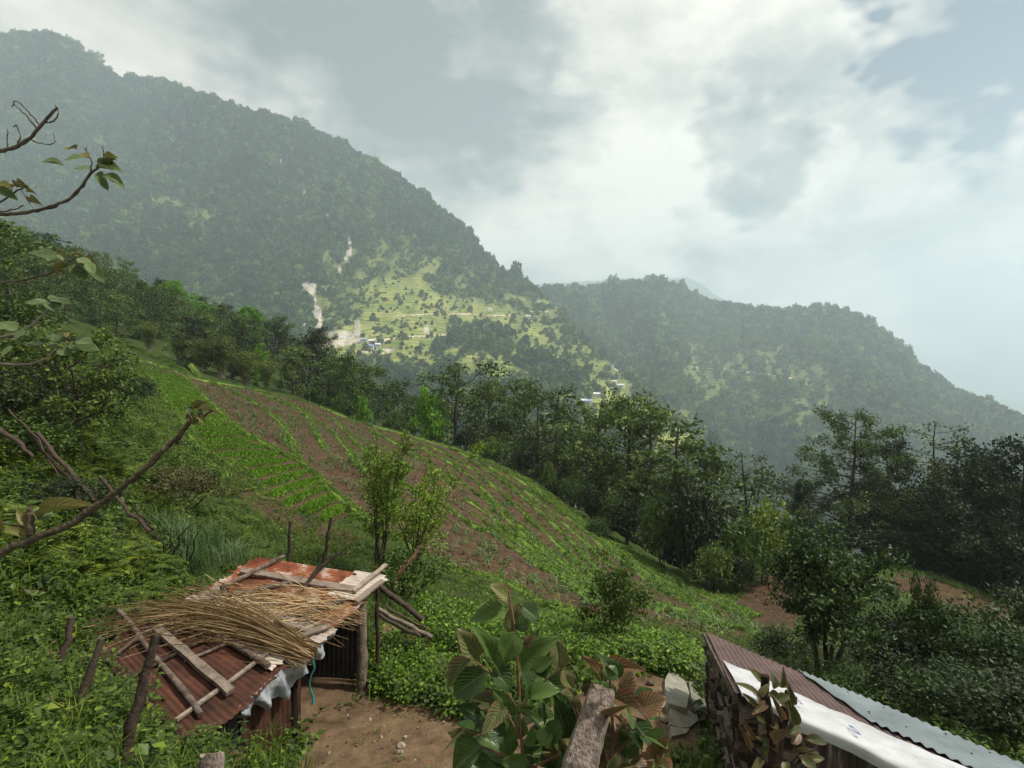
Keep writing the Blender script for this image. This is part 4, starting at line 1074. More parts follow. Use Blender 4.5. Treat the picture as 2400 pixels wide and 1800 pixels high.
# even spacing of the rows on the ground
mid = (Lp + Rp) / 2; Pm = on_ground(mid[:, 0], mid[:, 1]); cum = np.r_[0, np.cumsum(np.linalg.norm(np.diff(Pm, axis=0), axis=1))]
for k in range(NB):
    a, b_ = (np.interp((q) / NB * cum[-1], cum, tt) for q in (k + .12, k + .84))
    def edge(poly, t): return np.array([np.interp(t, tt, poly[:, 0]), np.interp(t, tt, poly[:, 1])])
    cs = np.array([edge(Lp, a), edge(Rp, a), edge(Rp, b_), edge(Lp, b_)])
    nx = 14; u_, v_ = np.meshgrid(np.linspace(.02, .98, nx), np.linspace(0, 1, 5))
    Q = (cs[0] * (1 - u_[..., None]) + cs[1] * u_[..., None]) * (1 - v_[..., None]) + (cs[3] * (1 - u_[..., None]) + cs[2] * u_[..., None]) * v_[..., None]
    G = on_ground(Q[..., 0], Q[..., 1]); G[..., 2] += .26 * np.sin(np.pi * v_) ** .5 * np.sin(np.pi * np.clip((u_ - .02) / .96, 0, 1)) ** .22 - .10
    mb = MB(); mb.add(G.reshape(-1, 3), grid_faces(5, nx), 1)
    area = np.linalg.norm(np.cross(G[0, -1] - G[0, 0], G[-1, 0] - G[0, 0])); n = int(np.clip(area * 480, 800, 7000))
    uu, vv = rng.random(n), np.clip(rng.normal(.5, .25, n), .08, .92)
    q = (cs[0] * (1 - uu[:, None]) + cs[1] * uu[:, None]) * (1 - vv[:, None]) + (cs[3] * (1 - uu[:, None]) + cs[2] * uu[:, None]) * vv[:, None]
    B = on_ground(q[:, 0], q[:, 1]); B[:, 2] += .25 * np.sin(np.pi * vv) ** .5 * np.sin(np.pi * uu) ** .22 - .10
    leafq(mb, B, unit(rng.normal(0, .4, (n, 3)) + [0, 0, 1.0]), unit(rng.normal(0, 1, (n, 3))), rng.uniform(.07, .15, n), rng.uniform(.05, .09, n))
    o = mb.build('crop_bed', [MATS['bed_leaf'], MATS['bed_soil']])
    ORD = 'first second third fourth fifth sixth seventh eighth ninth tenth eleventh twelfth thirteenth'.split()
    lab = ('narrow bright green crop bed, %s from the top of its plot' % ORD[k] if k < 13 else 'narrow bright green crop bed, %s from the bottom of its plot' % ORD[NB - 1 - k])
    tag(o, lab, 'crop bed', 'bright green crop beds')

# ------------------------------------------------------------------ young maize on the red field
def maize(seed, h=.4):
    r = np.random.default_rng(seed); mb = MB()
    tube(mb, np.array([[0, 0, -.03], [0, 0, h * .5]]), [.012, .006], 4, cap=False)
    for k in range(7):
        az = (k % 2) * math.pi + r.normal(0, .5); o = np.array([math.cos(az), math.sin(az), 0]); s = np.array([-o[1], o[0], 0]); z0 = h * .5 * k / 7; l = h * r.uniform(.6, .95)
        t = np.array([0, .35, .7, 1.0]); c = np.array([0, 0, z0]) + o * (l * t * .8)[:, None] + np.array([0, 0, 1]) * (l * (1.1 * t - 1.0 * t ** 2))[:, None]
        w = np.array([.018, .04, .03, .0])[:, None] * h / .4
        V = np.vstack([c - s * w / 2, c + s * w / 2]); mb.add(V, np.array([[0, 1, 5, 4], [1, 2, 6, 5], [2, 3, 7, 6]]))
    return mb.mesh('maize', MATS['maize_leaf'])
MZ = [maize(k, .36 + .05 * k) for k in range(4)]
DMAX = 2.2
px, py, D = sample_ground(lambda x, y, d: np.where(inside(FIELD, x, y), 2.0, 0), 12, 60)
o_ = np.argsort(D); px, py, D = px[o_], py[o_], D[o_]; P = at(px, py, D)
for k in range(min(300, len(P))):
    o = link('maize_plant', MZ[k % 4], None, P[k]); o.rotation_euler = (rng.normal(0, .1), rng.normal(0, .1), rng.uniform(0, 6.28)); s = rng.uniform(.7, 1.35); o.scale = (s, s, s)
    tag(o, 'young maize plant with arching leaves on the lower red-brown field', 'maize plant', 'young maize plants on the lower field')
scatter('maize_crop', 'young maize plants dotted over the upper red-brown field', MZ, P[300:], rng.uniform(.7, 1.4, len(P) - 300), rots(len(P) - 300), 'maize')
print('maize', len(P))

# ------------------------------------------------------------------ bushes and small trees of the near slopes
CAM = make_tree(201, 2.7, .9, .42, 32, .055, .10, 60, .30, .8, leaf='gloss_leaf', prof=lambda q: math.sin(math.pi * min(1, q * .7 + .25)) ** .5, twigs=4)
def plant_on(name, meshes, px, py, h, H0, label, cat, wide=1., group=None, parts=('trunk', 'crown'), sink=.05):
    p = on_ground(np.array(px), np.array(py)); s = h / H0
    return place_plant(name, meshes, label, cat, (p[0], p[1], p[2] - sink), (s * wide, s * wide, s), rt.uniform(0, 6.28), group, parts)
cam_o = plant_on('small_tree', CAM, 1945, 1600, 2.55, 2.7, 'small glossy-leaved tree with two dark stems behind the tin-roofed hut', 'tree', 1.05)
for ax_, ay_, bx_, by_ in ((.12, -.1, .45, -.2), (-.1, -.12, -.40, -.25), (.02, .1, .2, .4)):
    mb = MB(); tube(mb, np.array([[ax_, ay_, -.2], [ax_ * 1.6, ay_ * 1.6, .6], [bx_, by_, 1.5], [bx_ * 1.1, by_, 2.0]]), [.06, .05, .038, .02], 7, jitter=.15); mb.build('trunk', MATS['bark'], cam_o, True)
CIT = make_tree(211, 3.0, 1.05, .36, 24, .05, .10, 40, .30, .55, leaf='citrus_leaf', twigs=4)
plant_on('small_tree', CIT, 192, 1095, 3.05, 3.0, 'small round-crowned tree with thin bare trunk on the grassy bank', 'tree', 1.1)
GB = [make_bush(220 + k, 2, 2.2, 75, 48, .10, leaf=('gloss_leaf', 'dark_leaf', 'gloss_leaf')[k], tuft=.26, ragged=.6, stems=12) for k in range(3)]
for px, py, w, h, k, lab in [
 (2165, 1590, .9, 2.3, 0, 'tall narrow dark bush rising behind the hut roof'), (2080, 1600, 1.7, 1.6, 1, 'dark leafy bush beside the small glossy tree'),
 (2260, 1610, 2.0, 1.75, 2, 'broad glossy bush right of the tall narrow one'), (2370, 1640, 2.0, 1.5, 0, 'glossy bush at the picture edge above the hut roof'),
 (2150, 1690, 1.6, 1.0, 1, 'low dark bush close above the grey tin roof'), (2290, 1735, 1.8, 1.0, 2, 'leafy bush overhanging the grey tin roof'),
 (2400, 1780, 1.8, 1.2, 1, 'dark bush in the corner above the tin roof'), (1830, 1560, 1.3, .9, 1, 'low weedy bush at the foot of the small glossy tree'),
 (2020, 1660, 1.5, .75, 2, 'low bush just behind the hut roof edge'), (2450, 1560, 2.4, 2.2, 1, 'large dark bush cut by the picture edge')]:
    p = on_ground(np.array(px), np.array(py))
    place_plant('bush', GB[k], lab, 'bush', (p[0], p[1], p[2] - .05), (w / 2.2, w / 2.2, h / 2), rt.uniform(0, 6), 'glossy bushes behind the hut', ('stem', 'foliage'))
CON = make_bush(231, 1.5, 1.15, 90, 60, .06, leaf='citrus_leaf', tuft=.14, ragged=.7, stems=5, low=.05)
plant_on('bush', CON, 1440, 1528, 1.65, 1.5, 'dense small-leaved cone-shaped bush at the lower end of the field', 'bush', .78, None, ('stem', 'foliage'))
VINE = make_bush(241, 2, 2.6, 70, 50, .10, leaf='brown_leaf', tuft=.28, ragged=.3, flat=.7)
plant_on('bush', VINE, 430, 1195, 1.25, 2.0, 'rounded mound bush overgrown with brownish creeper', 'bush', 1.5, None, ('stem', 'foliage'))
LB = [make_bush(250 + k, 2, 2.2, 70, 48, .11, leaf=('citrus_leaf', 'dark_leaf', 'bush_leaf')[k], tuft=.3, ragged=.6) for k in range(3)]
for px, py, w, h, k, lab in [
 (60, 985, 3.6, 1.7, 1, 'dark bush at the left picture edge above the fallen branches'), (-20, 900, 4.0, 2.5, 0, 'tall leafy bush cut by the left picture edge'), (110, 880, 3.0, 2.0, 1, 'dark bush left of the small round-crowned tree'),
 (300, 950, 2.4, 1.4, 1, 'dark bush right behind the small round-crowned tree'), (60, 1090, 2.0, 1.1, 2, 'weedy bush among the fallen branches'), (130, 1210, 1.6, .7, 1, 'low dark bush under the fallen branches'),
 (260, 880, 3.0, 1.6, 2, 'bush on the bank above the small tree'), (-40, 1060, 2.6, 1.8, 1, 'dark bush behind the long bare branch'), (40, 800, 5, 3.4, 0, 'high leafy bush under the far wood at the left edge'),
 (150, 830, 3, 1.7, 0, 'leafy bush at the upper tip of the field'), (480, 1130, 1.2, .5, 2, 'small weedy bush above the creeper mound')]:
    p = on_ground(np.array(px), np.array(py))
    place_plant('bush', LB[k], lab, 'bush', (p[0], p[1], p[2] - .05), (w / 2.2, w / 2.2, h / 2), rt.uniform(0, 6), 'bushes on the left bank', ('stem', 'foliage'))
for px, D, top, me, w, lab in [(10, 40, 540, ALD[2], 1.3, 'leafy tree rising at the left edge under the mountain'), (-70, 34, 480, WOOD[2], 1.3, 'tree half outside the left picture edge'), (100, 62, 640, ALD[0], 1.3, 'olive tree left of the upper field tip')]:
    tree_at('tree', me, 10, px, D, top, lab, None, w)

# airy many-stemmed shrubs behind the shed
def airy_shrub(seed, H, spread, ns, nl, L, lean=(0, 0)):
    r = np.random.default_rng(seed); stems = []; fol = MB()
    for k in range(ns):
        az = k * 2.4 + r.normal(0, .4); sp_ = spread * r.uniform(.4, 1.15); hh = H * r.uniform(.62, 1.0); s = np.linspace(0, 1, 9)[:, None]
        p = np.c_[math.cos(az) * sp_ * s ** 1.3 + lean[0] * s + r.normal(0, .05), math.sin(az) * sp_ * s ** 1.3 + lean[1] * s + r.normal(0, .05), hh * s]
        p += np.cumsum(r.normal(0, .025, (9, 3)), 0) * s; p[0, 2] = -.1
        mb = MB(); tube(mb, p, np.linspace(.024, .005, 9), 5, cap=False, jitter=.15, rs=r)
        for j in range(11):
            t = r.uniform(.28, .97); i = min(int(t * 8), 7); q = p[i] + (p[i + 1] - p[i]) * (t * 8 - i)
            d = unit(np.array([math.cos(az), math.sin(az), 0]) * .4 + r.normal(0, .6, 3) + [0, 0, .9]); l = r.uniform(.4, 1.0) * (1.2 - t * .8)
            tw = np.array([q, q + d * l * .5 + r.normal(0, .02, 3), q + d * l]); tube(mb, tw, [.007, .005, .003], 3, cap=False)
            m = nl; tl = r.uniform(.15, 1.05, m)[:, None]; lp = q + d * l * tl + r.normal(0, .05, (m, 3))
            leafq(fol, lp, unit(r.normal(0, 1, (m, 3)) + [0, 0, .3]), unit(r.normal(0, .7, (m, 3)) + [0, 0, 1]), L * r.uniform(.6, 1.3, m), L * .5)
        stems.append(mb.mesh('stem', MATS['bark'], True))
    return stems, fol.mesh('foliage', MATS['shrub_leaf'])
for seed, px, py, H, sp_, ns, lean, lab in [(301, 890, 1362, 3.3, 1.0, 9, (.0, .1), 'airy shrub of thin upright stems just behind the shed corner'),
                                            (302, 968, 1345, 3.1, 1.5, 12, (.25, .1), 'wide airy shrub with spreading branches right of the shed')]:
    st, fo = airy_shrub(seed, H, sp_, ns, 42, .085, lean); p = on_ground(np.array(px), np.array(py))
    o = thing('shrub', lab, 'shrub', p, 0, 'airy shrubs behind the shed')
    for m in st: link('stem', m, o)
    link('foliage', fo, o)
sap, fo = airy_shrub(305, 2.6, .35, 2, 16, .10); p = on_ground(np.array(1150), np.array(1085)); o = thing('sapling', 'thin yellow-green sapling on the far field edge', 'sapling', p)
for m in sap: link('stem', m, o)
link('foliage', fo, o)
# silvery grass clumps
for px, py, s, lab in [(425, 1300, 1.0, 'silvery clump of long grass beside the bare sapling'), (490, 1290, .9, 'silvery grass clump nearer the shed roof'), (545, 1325, .75, 'small silvery grass clump touching the shed corner'), (385, 1255, .8, 'silvery grass clump under the creeper mound'), (460, 1340, .8, 'silvery grass clump lowest on the bank')]:
    mb = MB(); blades(mb, 170, .85, .016, np.random.default_rng(px), .55, 1.0); o = mb.build('grass_clump', MATS['silver_grass']); o.location = on_ground(np.array(px), np.array(py), -.02); o.scale = (s, s, s)
    tag(o, lab, 'grass', 'silvery grass clumps')

# ------------------------------------------------------------------ materials of built things
mat('old_wood', (.075, .056, .044), (.20, .16, .13), rough=.9, scale=9, stretch=(1, 1, 1), bump=.7, bump_scale=40, spec=.1, obj_random=.5)
mat('pale_wood', (.15, .12, .095), (.32, .265, .215), rough=.9, scale=14, bump=.6, bump_scale=60, spec=.1, obj_random=.4)
mat('dark_wood', (.020, .015, .012), (.065, .048, .038), rough=.95, scale=12, bump=.6, bump_scale=40, spec=.1, obj_random=.4)
mat('branch_bark', (.040, .031, .022), (.095, .076, .052), c3=(.42, .40, .37), rough=.9, scale=26, bump=.7, bump_scale=70, spec=.15, ramp=(.3, .62))
mat('twig_bark', (.042, .034, .028), (.11, .09, .072), rough=.85, scale=20, spec=.15)
mat('rust_red', (.085, .024, .012), (.21, .070, .032), c3=(.40, .32, .27), rough=.75, scale=3.6, detail=9, spec=.2, bump=.3, bump_scale=40, ramp=(.34, .53))
mat('rust_dark', (.024, .012, .009), (.078, .031, .019), c3=(.16, .075, .045), rough=.8, scale=3.0, detail=9, spec=.2, bump=.3, bump_scale=40, ramp=(.35, .62))
mat('tin_grey', (.15, .115, .095), (.36, .31, .27), c3=(.22, .085, .045), rough=.7, scale=3.5, detail=9, spec=.3, bump=.2, ramp=(.3, .58))
mat('tin_pale', (.28, .23, .19), (.50, .44, .385), c3=(.32, .12, .055), rough=.7, scale=3, detail=8, spec=.3, ramp=(.3, .62))
mat('tin_purple', (.055, .034, .032), (.135, .085, .078), c3=(.30, .23, .21), rough=.65, scale=2.2, detail=9, spec=.3, ramp=(.32, .66))
mat('tin_wall', (.05, .035, .035), (.12, .085, .08), c3=(.50, .44, .42), rough=.65, scale=3, stretch=(5, 5, .5), spec=.3, ramp=(.36, .58))
mat('tin_new', (.125, .155, .165), (.24, .285, .30), rough=.45, scale=2.5, detail=9, spec=.5, metal=.2, bump=.15, bump_scale=6, ramp=(.25, .7))
mat('white_sheet', (.24, .245, .25), (.47, .48, .495), rough=.45, scale=2.6, detail=9, spec=.45, bump=.5, bump_scale=8, ramp=(.25, .55))
mat('blue_print', (.02, .05, .20), (.03, .07, .26), rough=.5)
mat('teal_rope', (.015, .10, .10), (.03, .19, .18), rough=.8, scale=30)
mat('orange_print', (.60, .18, .04), (.7, .25, .06), rough=.6)
mat('tarp', (.13, .15, .17), (.33, .35, .36), c3=(.075, .065, .06), rough=.55, scale=5, detail=9, spec=.35, bump=.6, bump_scale=16, ramp=(.34, .60))
mat('black_plastic', (.012, .012, .013), (.04, .04, .042), rough=.5, scale=6, spec=.4, bump=.6, bump_scale=9)
mat('straw', (.17, .11, .05), (.38, .275, .14), c3=(.52, .40, .24), rough=.75, scale=5, spec=.25, obj_random=1.3, ramp=(.2, .72))
mat('slab', (.14, .135, .105), (.25, .24, .195), rough=.85, scale=5, detail=9, bump=.35, bump_scale=30, spec=.2, obj_random=.4)
mat('wall_stone', (.040, .032, .025), (.135, .105, .08), c3=(.21, .18, .15), rough=.95, scale=7, detail=8, bump=.7, bump_scale=40, spec=.1, obj_random=1.3)
mat('red_bark', (.06, .032, .022), (.14, .075, .05), rough=.9, scale=9, bump=.5, spec=.1)
mat('wall_core', (.018, .013, .010), (.04, .03, .022), rough=1, spec=.05)

def pole(name, pts, rad, m, label, cat, group=None, sides=8, jitter=.1, part=None, parent=None, wob=0.0, seed=0):
    """a wooden pole through the points; its object stands at the first point"""
    pts = np.asarray(pts, float); r = np.random.default_rng(seed + len(label or ''))
    if wob or len(pts) == 2:
        t = np.linspace(0, 1, 9); tt_ = np.linspace(0, 1, len(pts))
        q = np.stack([np.interp(t, tt_, pts[:, i]) for i in range(3)], -1); q[1:-1] += r.normal(0, max(wob, .15 * np.mean(rad)), (7, 3)); rad = np.interp(t, np.linspace(0, 1, np.size(rad)), np.atleast_1d(rad)) if np.size(rad) > 1 else rad; pts = q
    mb = MB(); o0 = pts[0].copy(); tube(mb, pts - o0, rad, sides, jitter=jitter, rs=r)
    o = mb.build(name, MATS[m], parent, smooth=True); o.location = o0
    if label: tag(o, label, cat, group)
    return o
def plank(name, a, b_, w, th, nrm_, m, label, cat, group=None, parent=None):
    a, b_ = np.asarray(a, float), np.asarray(b_, float); d = unit(b_ - a); n_ = unit(np.asarray(nrm_, float)); s = unit(np.cross(d, n_)); n_ = np.cross(s, d)
    r = np.random.default_rng(int(abs(a[0]) * 1000)); n = 9; t = np.linspace(0, 1, n)[:, None]; c = (b_ - a) * t + s * r.normal(0, w * .03, (n, 1)) + n_ * r.normal(0, th * .08, (n, 1))
    wv = w / 2 * (1 + r.normal(0, .06, (n, 1))); V = np.stack([c - s * wv, c + s * wv, c + s * wv * .95 + n_ * th, c - s * wv * .95 + n_ * th], 1).reshape(-1, 3)
    mb = MB(); i = np.arange(n - 1)[:, None] * 4; f = []
    for k in range(4): f.append(np.hstack([i + k, i + (k + 1) % 4, i + 4 + (k + 1) % 4, i + 4 + k]))
    mb.add(V, np.vstack(f + [np.array([[3, 2, 1, 0]]), np.array([[0, 1, 2, 3]]) + 4 * (n - 1)]))
    o = mb.build(name, MATS[m], parent); o.location = a
    if label: tag(o, label, cat, group)
    return o

# ------------------------------------------------------------------ the rusty shed
RA, RB, RN, RL = (at(*q) for q in ((606, 1313, 8.8), (893, 1362, 8.6), (434, 1751, 5.6), (236, 1512, 6.6)))
def roof(u, v):
    u = np.asarray(u, float)[..., None]; v = np.asarray(v, float)[..., None]
    return (RB * (1 - u) + RN * u) * (1 - v) + (RA * (1 - u) + RL * u) * v
_n = unit(np.cross(RN - RB, RA - RB)); RNRM = _n if _n[2] > 0 else -_n
_gu, _gv = np.meshgrid(np.linspace(-.1, 1.1, 121), np.linspace(-.2, 1.2, 141)); _gp = roof(_gu, _gv)
_gpx = 1200 + F * _gp[..., 0] / _gp[..., 1]; _gpy = 900 - F * _gp[..., 2] / _gp[..., 1]
def roof_uv(px, py):
    i = np.argmin((_gpx - px) ** 2 + (_gpy - py) ** 2); return float(_gu.flat[i]), float(_gv.flat[i])
def on_roof(px, py, lift=.03):
    return roof(*roof_uv(px, py)) + RNRM * lift
shed = thing('shed', 'low tumbledown shed with rusty corrugated roof beside the dirt path', 'shed', on_ground(np.array(700), np.array(1660)))
SHED0 = np.array(shed.location)
LU = np.linalg.norm(RN - RB)
def corr_sheet(name, fn, u0, u1, v0, v1, length_u, m, parent, off, amp=.009, period=.076, nv=7, bendz=None, uv_seed=0, thick=.0):
    nu = int(max(2, (u1 - u0) * length_u / period) * 6); U, V_ = np.meshgrid(np.linspace(u0, u1, nu), np.linspace(v0, v1, nv))
    r = np.random.default_rng(uv_seed + 5)
    # ragged ends
    V_ = V_ + (np.interp(U, np.linspace(u0, u1, 14), r.normal(0, .012, 14))) * ((V_ == v0) | (V_ == v1))
    P = fn(U, V_); ph = (U - u0) * length_u / period * 2 * np.pi
    h = amp * np.sin(ph) + off + .012 * (fbm(U * 6 + uv_seed, V_ * 4, uv_seed) - .5) * 2
    P = P + RNRM * h[..., None] if fn is roof else fn(U, V_, h)
    mb = MB(); o0 = P[0, 0].copy(); nn = P.shape[0] * P.shape[1]
    mb.add((P - o0).reshape(-1, 3), grid_faces(P.shape[0], nu)); mb.add((P - o0).reshape(-1, 3) - RNRM * .003, grid_faces(P.shape[0], nu)[:, ::-1])
    o = mb.build(name, MATS[m], parent, smooth=True); o.location = o0 - (np.array(parent.location) if parent else 0)
    return o
for k, (u0, u1, v0, v1, off, m) in enumerate([(-.02, .20, .12, 1.02, .030, 'rust_red'), (-.03, .19, -.03, .22, .050, 'tin_pale'), (.17, .40, -.05, 1.0, .012, 'rust_red'), (.37, .60, -.07, .98, .024, 'tin_grey'),
                                               (.57, .80, -.04, .97, .006, 'rust_dark'), (.77, 1.03, -.06, .98, .018, 'rust_dark'), (.52, .66, .0, .5, .045, 'tin_pale')]):
    corr_sheet('roof_sheet', roof, u0, u1, v0, v1, LU, m, shed, off, uv_seed=k)
def shed_part(o):           # keep a part's place while parenting it
    o.parent = shed; o.location = Vector(o.location) - shed.location; return o
ZG = lambda p: ground_z(p[0], p[1])
def shed_post(u, v, rad, m='old_wood', top=-.03, lean=(0, 0)):
    p = roof(u, v) + RNRM * top; g0 = np.array([p[0] + lean[0], p[1] + lean[1], min(ZG(p), p[2] - .3) - .1])
    shed_part(pole('post', [g0, p], [rad * 1.1, rad], m, None, None, wob=.008, seed=int(u * 100)))
shed_post(.10, .045, .075); shed_post(.055, -.03, .03, 'dark_wood'); shed_post(.06, .95, .05); shed_post(.52, .05, .05, 'dark_wood'); shed_post(.95, .06, .05); shed_post(.5, .94, .05)
for v in (.03, .5, .95):
    shed_part(pole('rafter', [roof(-.02, v) - RNRM * .04, roof(1.0, v) - RNRM * .04], .035, 'old_wood' if v < .1 else 'dark_wood', None, None, wob=.01))
# corrugated rusty side panel under the eave and dark back sheets
def wall_fn(ua, ub, va, vb):
    a, b_ = roof(ua, va) - RNRM * .05, roof(ub, vb) - RNRM * .05; d = unit((b_ - a) * [1, 1, 0]); nn = np.array([d[1], -d[0], 0])
    def fn(U, V_, h=0):
        top = a + (b_ - a) * U[..., None]; gz = min(ZG(a), ZG(b_), a[2] - .5, b_[2] - .5) - .08
        P = top.copy(); P[..., 2] = top[..., 2] + (gz - top[..., 2]) * V_
        return P + nn * np.asarray(h)[..., None]
    return fn, np.linalg.norm((b_ - a))
def wall_panel(name, ua, ub, va, vb, m, k):
    fn, ln = wall_fn(ua, ub, va, vb); nu = int(ln / .076 * 6); U, V_ = np.meshgrid(np.linspace(0, 1, nu), np.linspace(0, 1, 6)); P = fn(U, V_, .009 * np.sin(U * ln / .076 * 6.283)); mb = MB(); o0 = P[0, 0].copy()
    mb.add((P - o0).reshape(-1, 3), grid_faces(6, nu)); o = mb.build(name, MATS[m], shed, True); o.location = o0 - SHED0
u_a = min((abs(_gpx[j, i] - 722), _gu[j, i]) for j in [int(np.argmin(abs(_gv[:, 0] - .02)))] for i in range(121))[1]
u_b = min((abs(_gpx[j, i] - 600), _gu[j, i]) for j in [int(np.argmin(abs(_gv[:, 0] - .02)))] for i in range(121))[1]
wall_panel('wall_panel', u_a + .03, u_b + .05, .04, .04, 'rust_dark', 1)
wall_panel('wall_panel', u_b + .06, .97, .06, .06, 'black_plastic', 2)
wall_panel('wall_panel', .04, .98, .93, .93, 'black_plastic', 3)
wall_panel('wall_panel', .03, .03, .1, .9, 'black_plastic', 4)
# torn plastic sheet hanging from the eave
mb = MB(); nu, nv = 90, 14; U, V_ = np.meshgrid(np.linspace(u_a - .10, u_b + .10, nu), np.linspace(0, 1, nv)); base = roof(U, 0 * U - .015)
hang = .30 * (.35 + .75 * np.sin(np.pi * np.clip((U - U.min()) / np.ptp(U), 0, 1)) ** .8) * (1 + .35 * (fbm(U * 26, U * 0, 8) - .5) * 2)
out_d = np.array([.92, -.39, 0])
P = base + np.array([0, 0, -1]) * (V_ * hang)[..., None] + out_d * ((.055 * np.sin(U * 70 + V_ * 3) + .09 * (fbm(U * 14, V_ * 3, 9) - .5)) * (.25 + V_) + .02 + .09 * V_ * (1 - V_))[..., None]
mb.add(P.reshape(-1, 3) - SHED0, grid_faces(nv, nu)); mb.build('torn_sheet', MATS['tarp'], shed, True)
i0 = int(nu * .30); pp = P[6, i0]; mb = MB(); mb.add(box_verts(pp - SHED0 + out_d * .02, (.045, .0, 0), (.0, .012, 0), (-.01, 0, .085)), BOXF); mb.build('printed_patch', MATS['orange_print'], shed)
e0 = roof(u_a + .01, -.02) - RNRM * .03; shed_part(pole('rope', [e0, e0 + [.03, -.03, -.25], e0 + [0.0, -.02, -.5], e0 + [.03, -.04, -.75]], [.012, .016, .012, .018], 'teal_rope', None, None, sides=6, jitter=.25, wob=.012))

# things lying on the roof
G_R = 'timbers weighing down the shed roof'
def rp(px, py, l=.045): return on_roof(px, py, l)
plank('timber', rp(371, 1490, .06), rp(543, 1634, .06), .10, .06, RNRM, 'old_wood', 'thick weathered squared beam lying down the dark rusty roof sheets', 'timber', G_R)
pole('roof_pole', [rp(280, 1447, .09), rp(470, 1690, .07)], [.03, .036], 'old_wood', 'long round pole with pointed end lying down the shed roof', 'pole', G_R, wob=.01)
plank('timber', rp(412, 1702, .045), rp(632, 1535, .045), .045, .03, RNRM, 'pale_wood', 'thin split pale stick crossing under the beam on the shed roof', 'timber', G_R)
pole('roof_pole', [rp(538, 1512, .08), rp(628, 1572, .08)], [.036, .045], 'old_wood', 'short stubby log beside the straw butt on the shed roof', 'log', G_R)
plank('timber', rp(566, 1346, .06), rp(838, 1394, .06), .13, .03, RNRM, 'old_wood', 'wide grey board across the top of the shed roof', 'board', G_R)
pole('roof_pole', [rp(520, 1392, .10), rp(666, 1316, .10)], [.032, .030], 'old_wood', 'round pole lying over the wide board at the roof top', 'pole', G_R)
pole('roof_pole', [rp(705, 1392, .07), rp(740, 1350, .09), rp(806, 1306, .22)], [.03, .035, .022], 'dark_wood', 'dark crooked branch sticking out over the far roof edge', 'branch', G_R, wob=.012)
plank('timber', rp(828, 1398, .08), rp(905, 1342, .12), .07, .03, RNRM, 'pale_wood', 'pale board jutting out at the right roof corner', 'board', G_R)
plank('timber', rp(835, 1420, .07), rp(895, 1372, .07), .09, .03, RNRM, 'old_wood', 'grey board along the right roof edge', 'board', G_R)
pole('roof_pole', [rp(640, 1470, .09), rp(720, 1490, .08)], [.034, .038], 'old_wood', 'short knotty log half under the loose straw', 'log', G_R)
pole('roof_pole', [rp(300, 1600, .06), rp(500, 1500, .06)], [.022, .022], 'dark_wood', 'dark pole across the lower roof under the long pole', 'pole', G_R)
pole('roof_pole', [rp(430, 1560, .05), rp(600, 1490, .05)], [.018, .02], 'old_wood', 'thin stick under the beam in the middle of the roof', 'stick', G_R)

plank('timber', rp(470, 1420, .055), rp(690, 1372, .055), .07, .03, RNRM, 'old_wood', 'narrow grey board under the loose straw near the roof top', 'board', G_R)
plank('timber', rp(700, 1450, .06), rp(812, 1415, .06), .08, .03, RNRM, 'old_wood', 'grey board end poking from the loose straw at the right roof edge', 'board', G_R)
plank('timber', rp(660, 1512, .06), rp(775, 1478, .06), .09, .025, RNRM, 'pale_wood', 'pale board beside the straw butt at the roof edge', 'board', G_R)
pole('roof_pole', [rp(250, 1560, .06), rp(330, 1500, .08), rp(420, 1462, .1)], [.02, .024, .02], 'old_wood', 'crooked stick at the lower left corner of the shed roof', 'stick', G_R, wob=.01)
# straw: a bound bundle fanning out from its butt, and loose stalks beside it
STK = []
for k in range(8):
    r = np.random.default_rng(400 + k); mb = MB(); t = np.linspace(0, 1, 7); q = np.c_[r.normal(0, .012) * np.sin(t * 3.1), t, r.normal(.02, .03) * np.sin(t * np.pi) - .10 * t ** 3 * r.uniform(0, 1)]
    tube(mb, q, np.linspace(.0058, .0022, 7), 3, cap=False); STK.append(mb.mesh('stalk', MATS['straw'], True))
def stalk(parent, a, b_, k, th=1.0):
    o = link('stalk', STK[k % 8], parent); d = b_ - a; L = np.linalg.norm(d); d = d / L; n_ = RNRM - d * (RNRM @ d); n_ = unit(n_); s = np.cross(d, n_)
    M = Matrix(((s[0] * th, d[0] * L, n_[0] * L, a[0]), (s[1] * th, d[1] * L, n_[1] * L, a[1]), (s[2] * th, d[2] * L, n_[2] * L, a[2]), (0, 0, 0, 1)))
    o.matrix_local = Matrix.Translation(-parent.location) @ M
bundle = thing('straw_bundle', 'bundle of long dry stalks fanning over the shed roof from a thick cut butt', 'straw', rp(600, 1480, 0))
rs_ = np.random.default_rng(77)
for k in range(165):
    f = rs_.normal(0, .62); lay = rs_.random()
    a = on_roof(728 + rs_.normal(0, 8) - f * 10, 1548 + rs_.normal(0, 3) + f * 14, .05 + .10 * lay)
    ex, ey = 430 + f * 45 + rs_.normal(0, 65), 1426 - f * 8 + (f > 0) * f * 70 + rs_.normal(0, 24)
    b_ = on_roof(ex, ey, .09 + .16 * lay)
    L = rs_.uniform(.85, 1.2); b_ = a + (b_ - a) * L
    stalk(bundle, a, b_, k, 1.1)
for k in range(74):   # long drooping tips to the left
    a = on_roof(560 + rs_.normal(0, 40), 1470 + rs_.normal(0, 18), .10 + .08 * rs_.random()); e = on_roof(270 + rs_.normal(0, 60), 1480 + rs_.normal(0, 38), .10); b_ = a + (e - a) * rs_.uniform(.9, 1.2); stalk(bundle, a, b_, k, 1.0)
loose = thing('loose_straw', 'loose dry stalks scattered over the upper shed roof beside the bundle', 'straw', rp(700, 1420, 0))
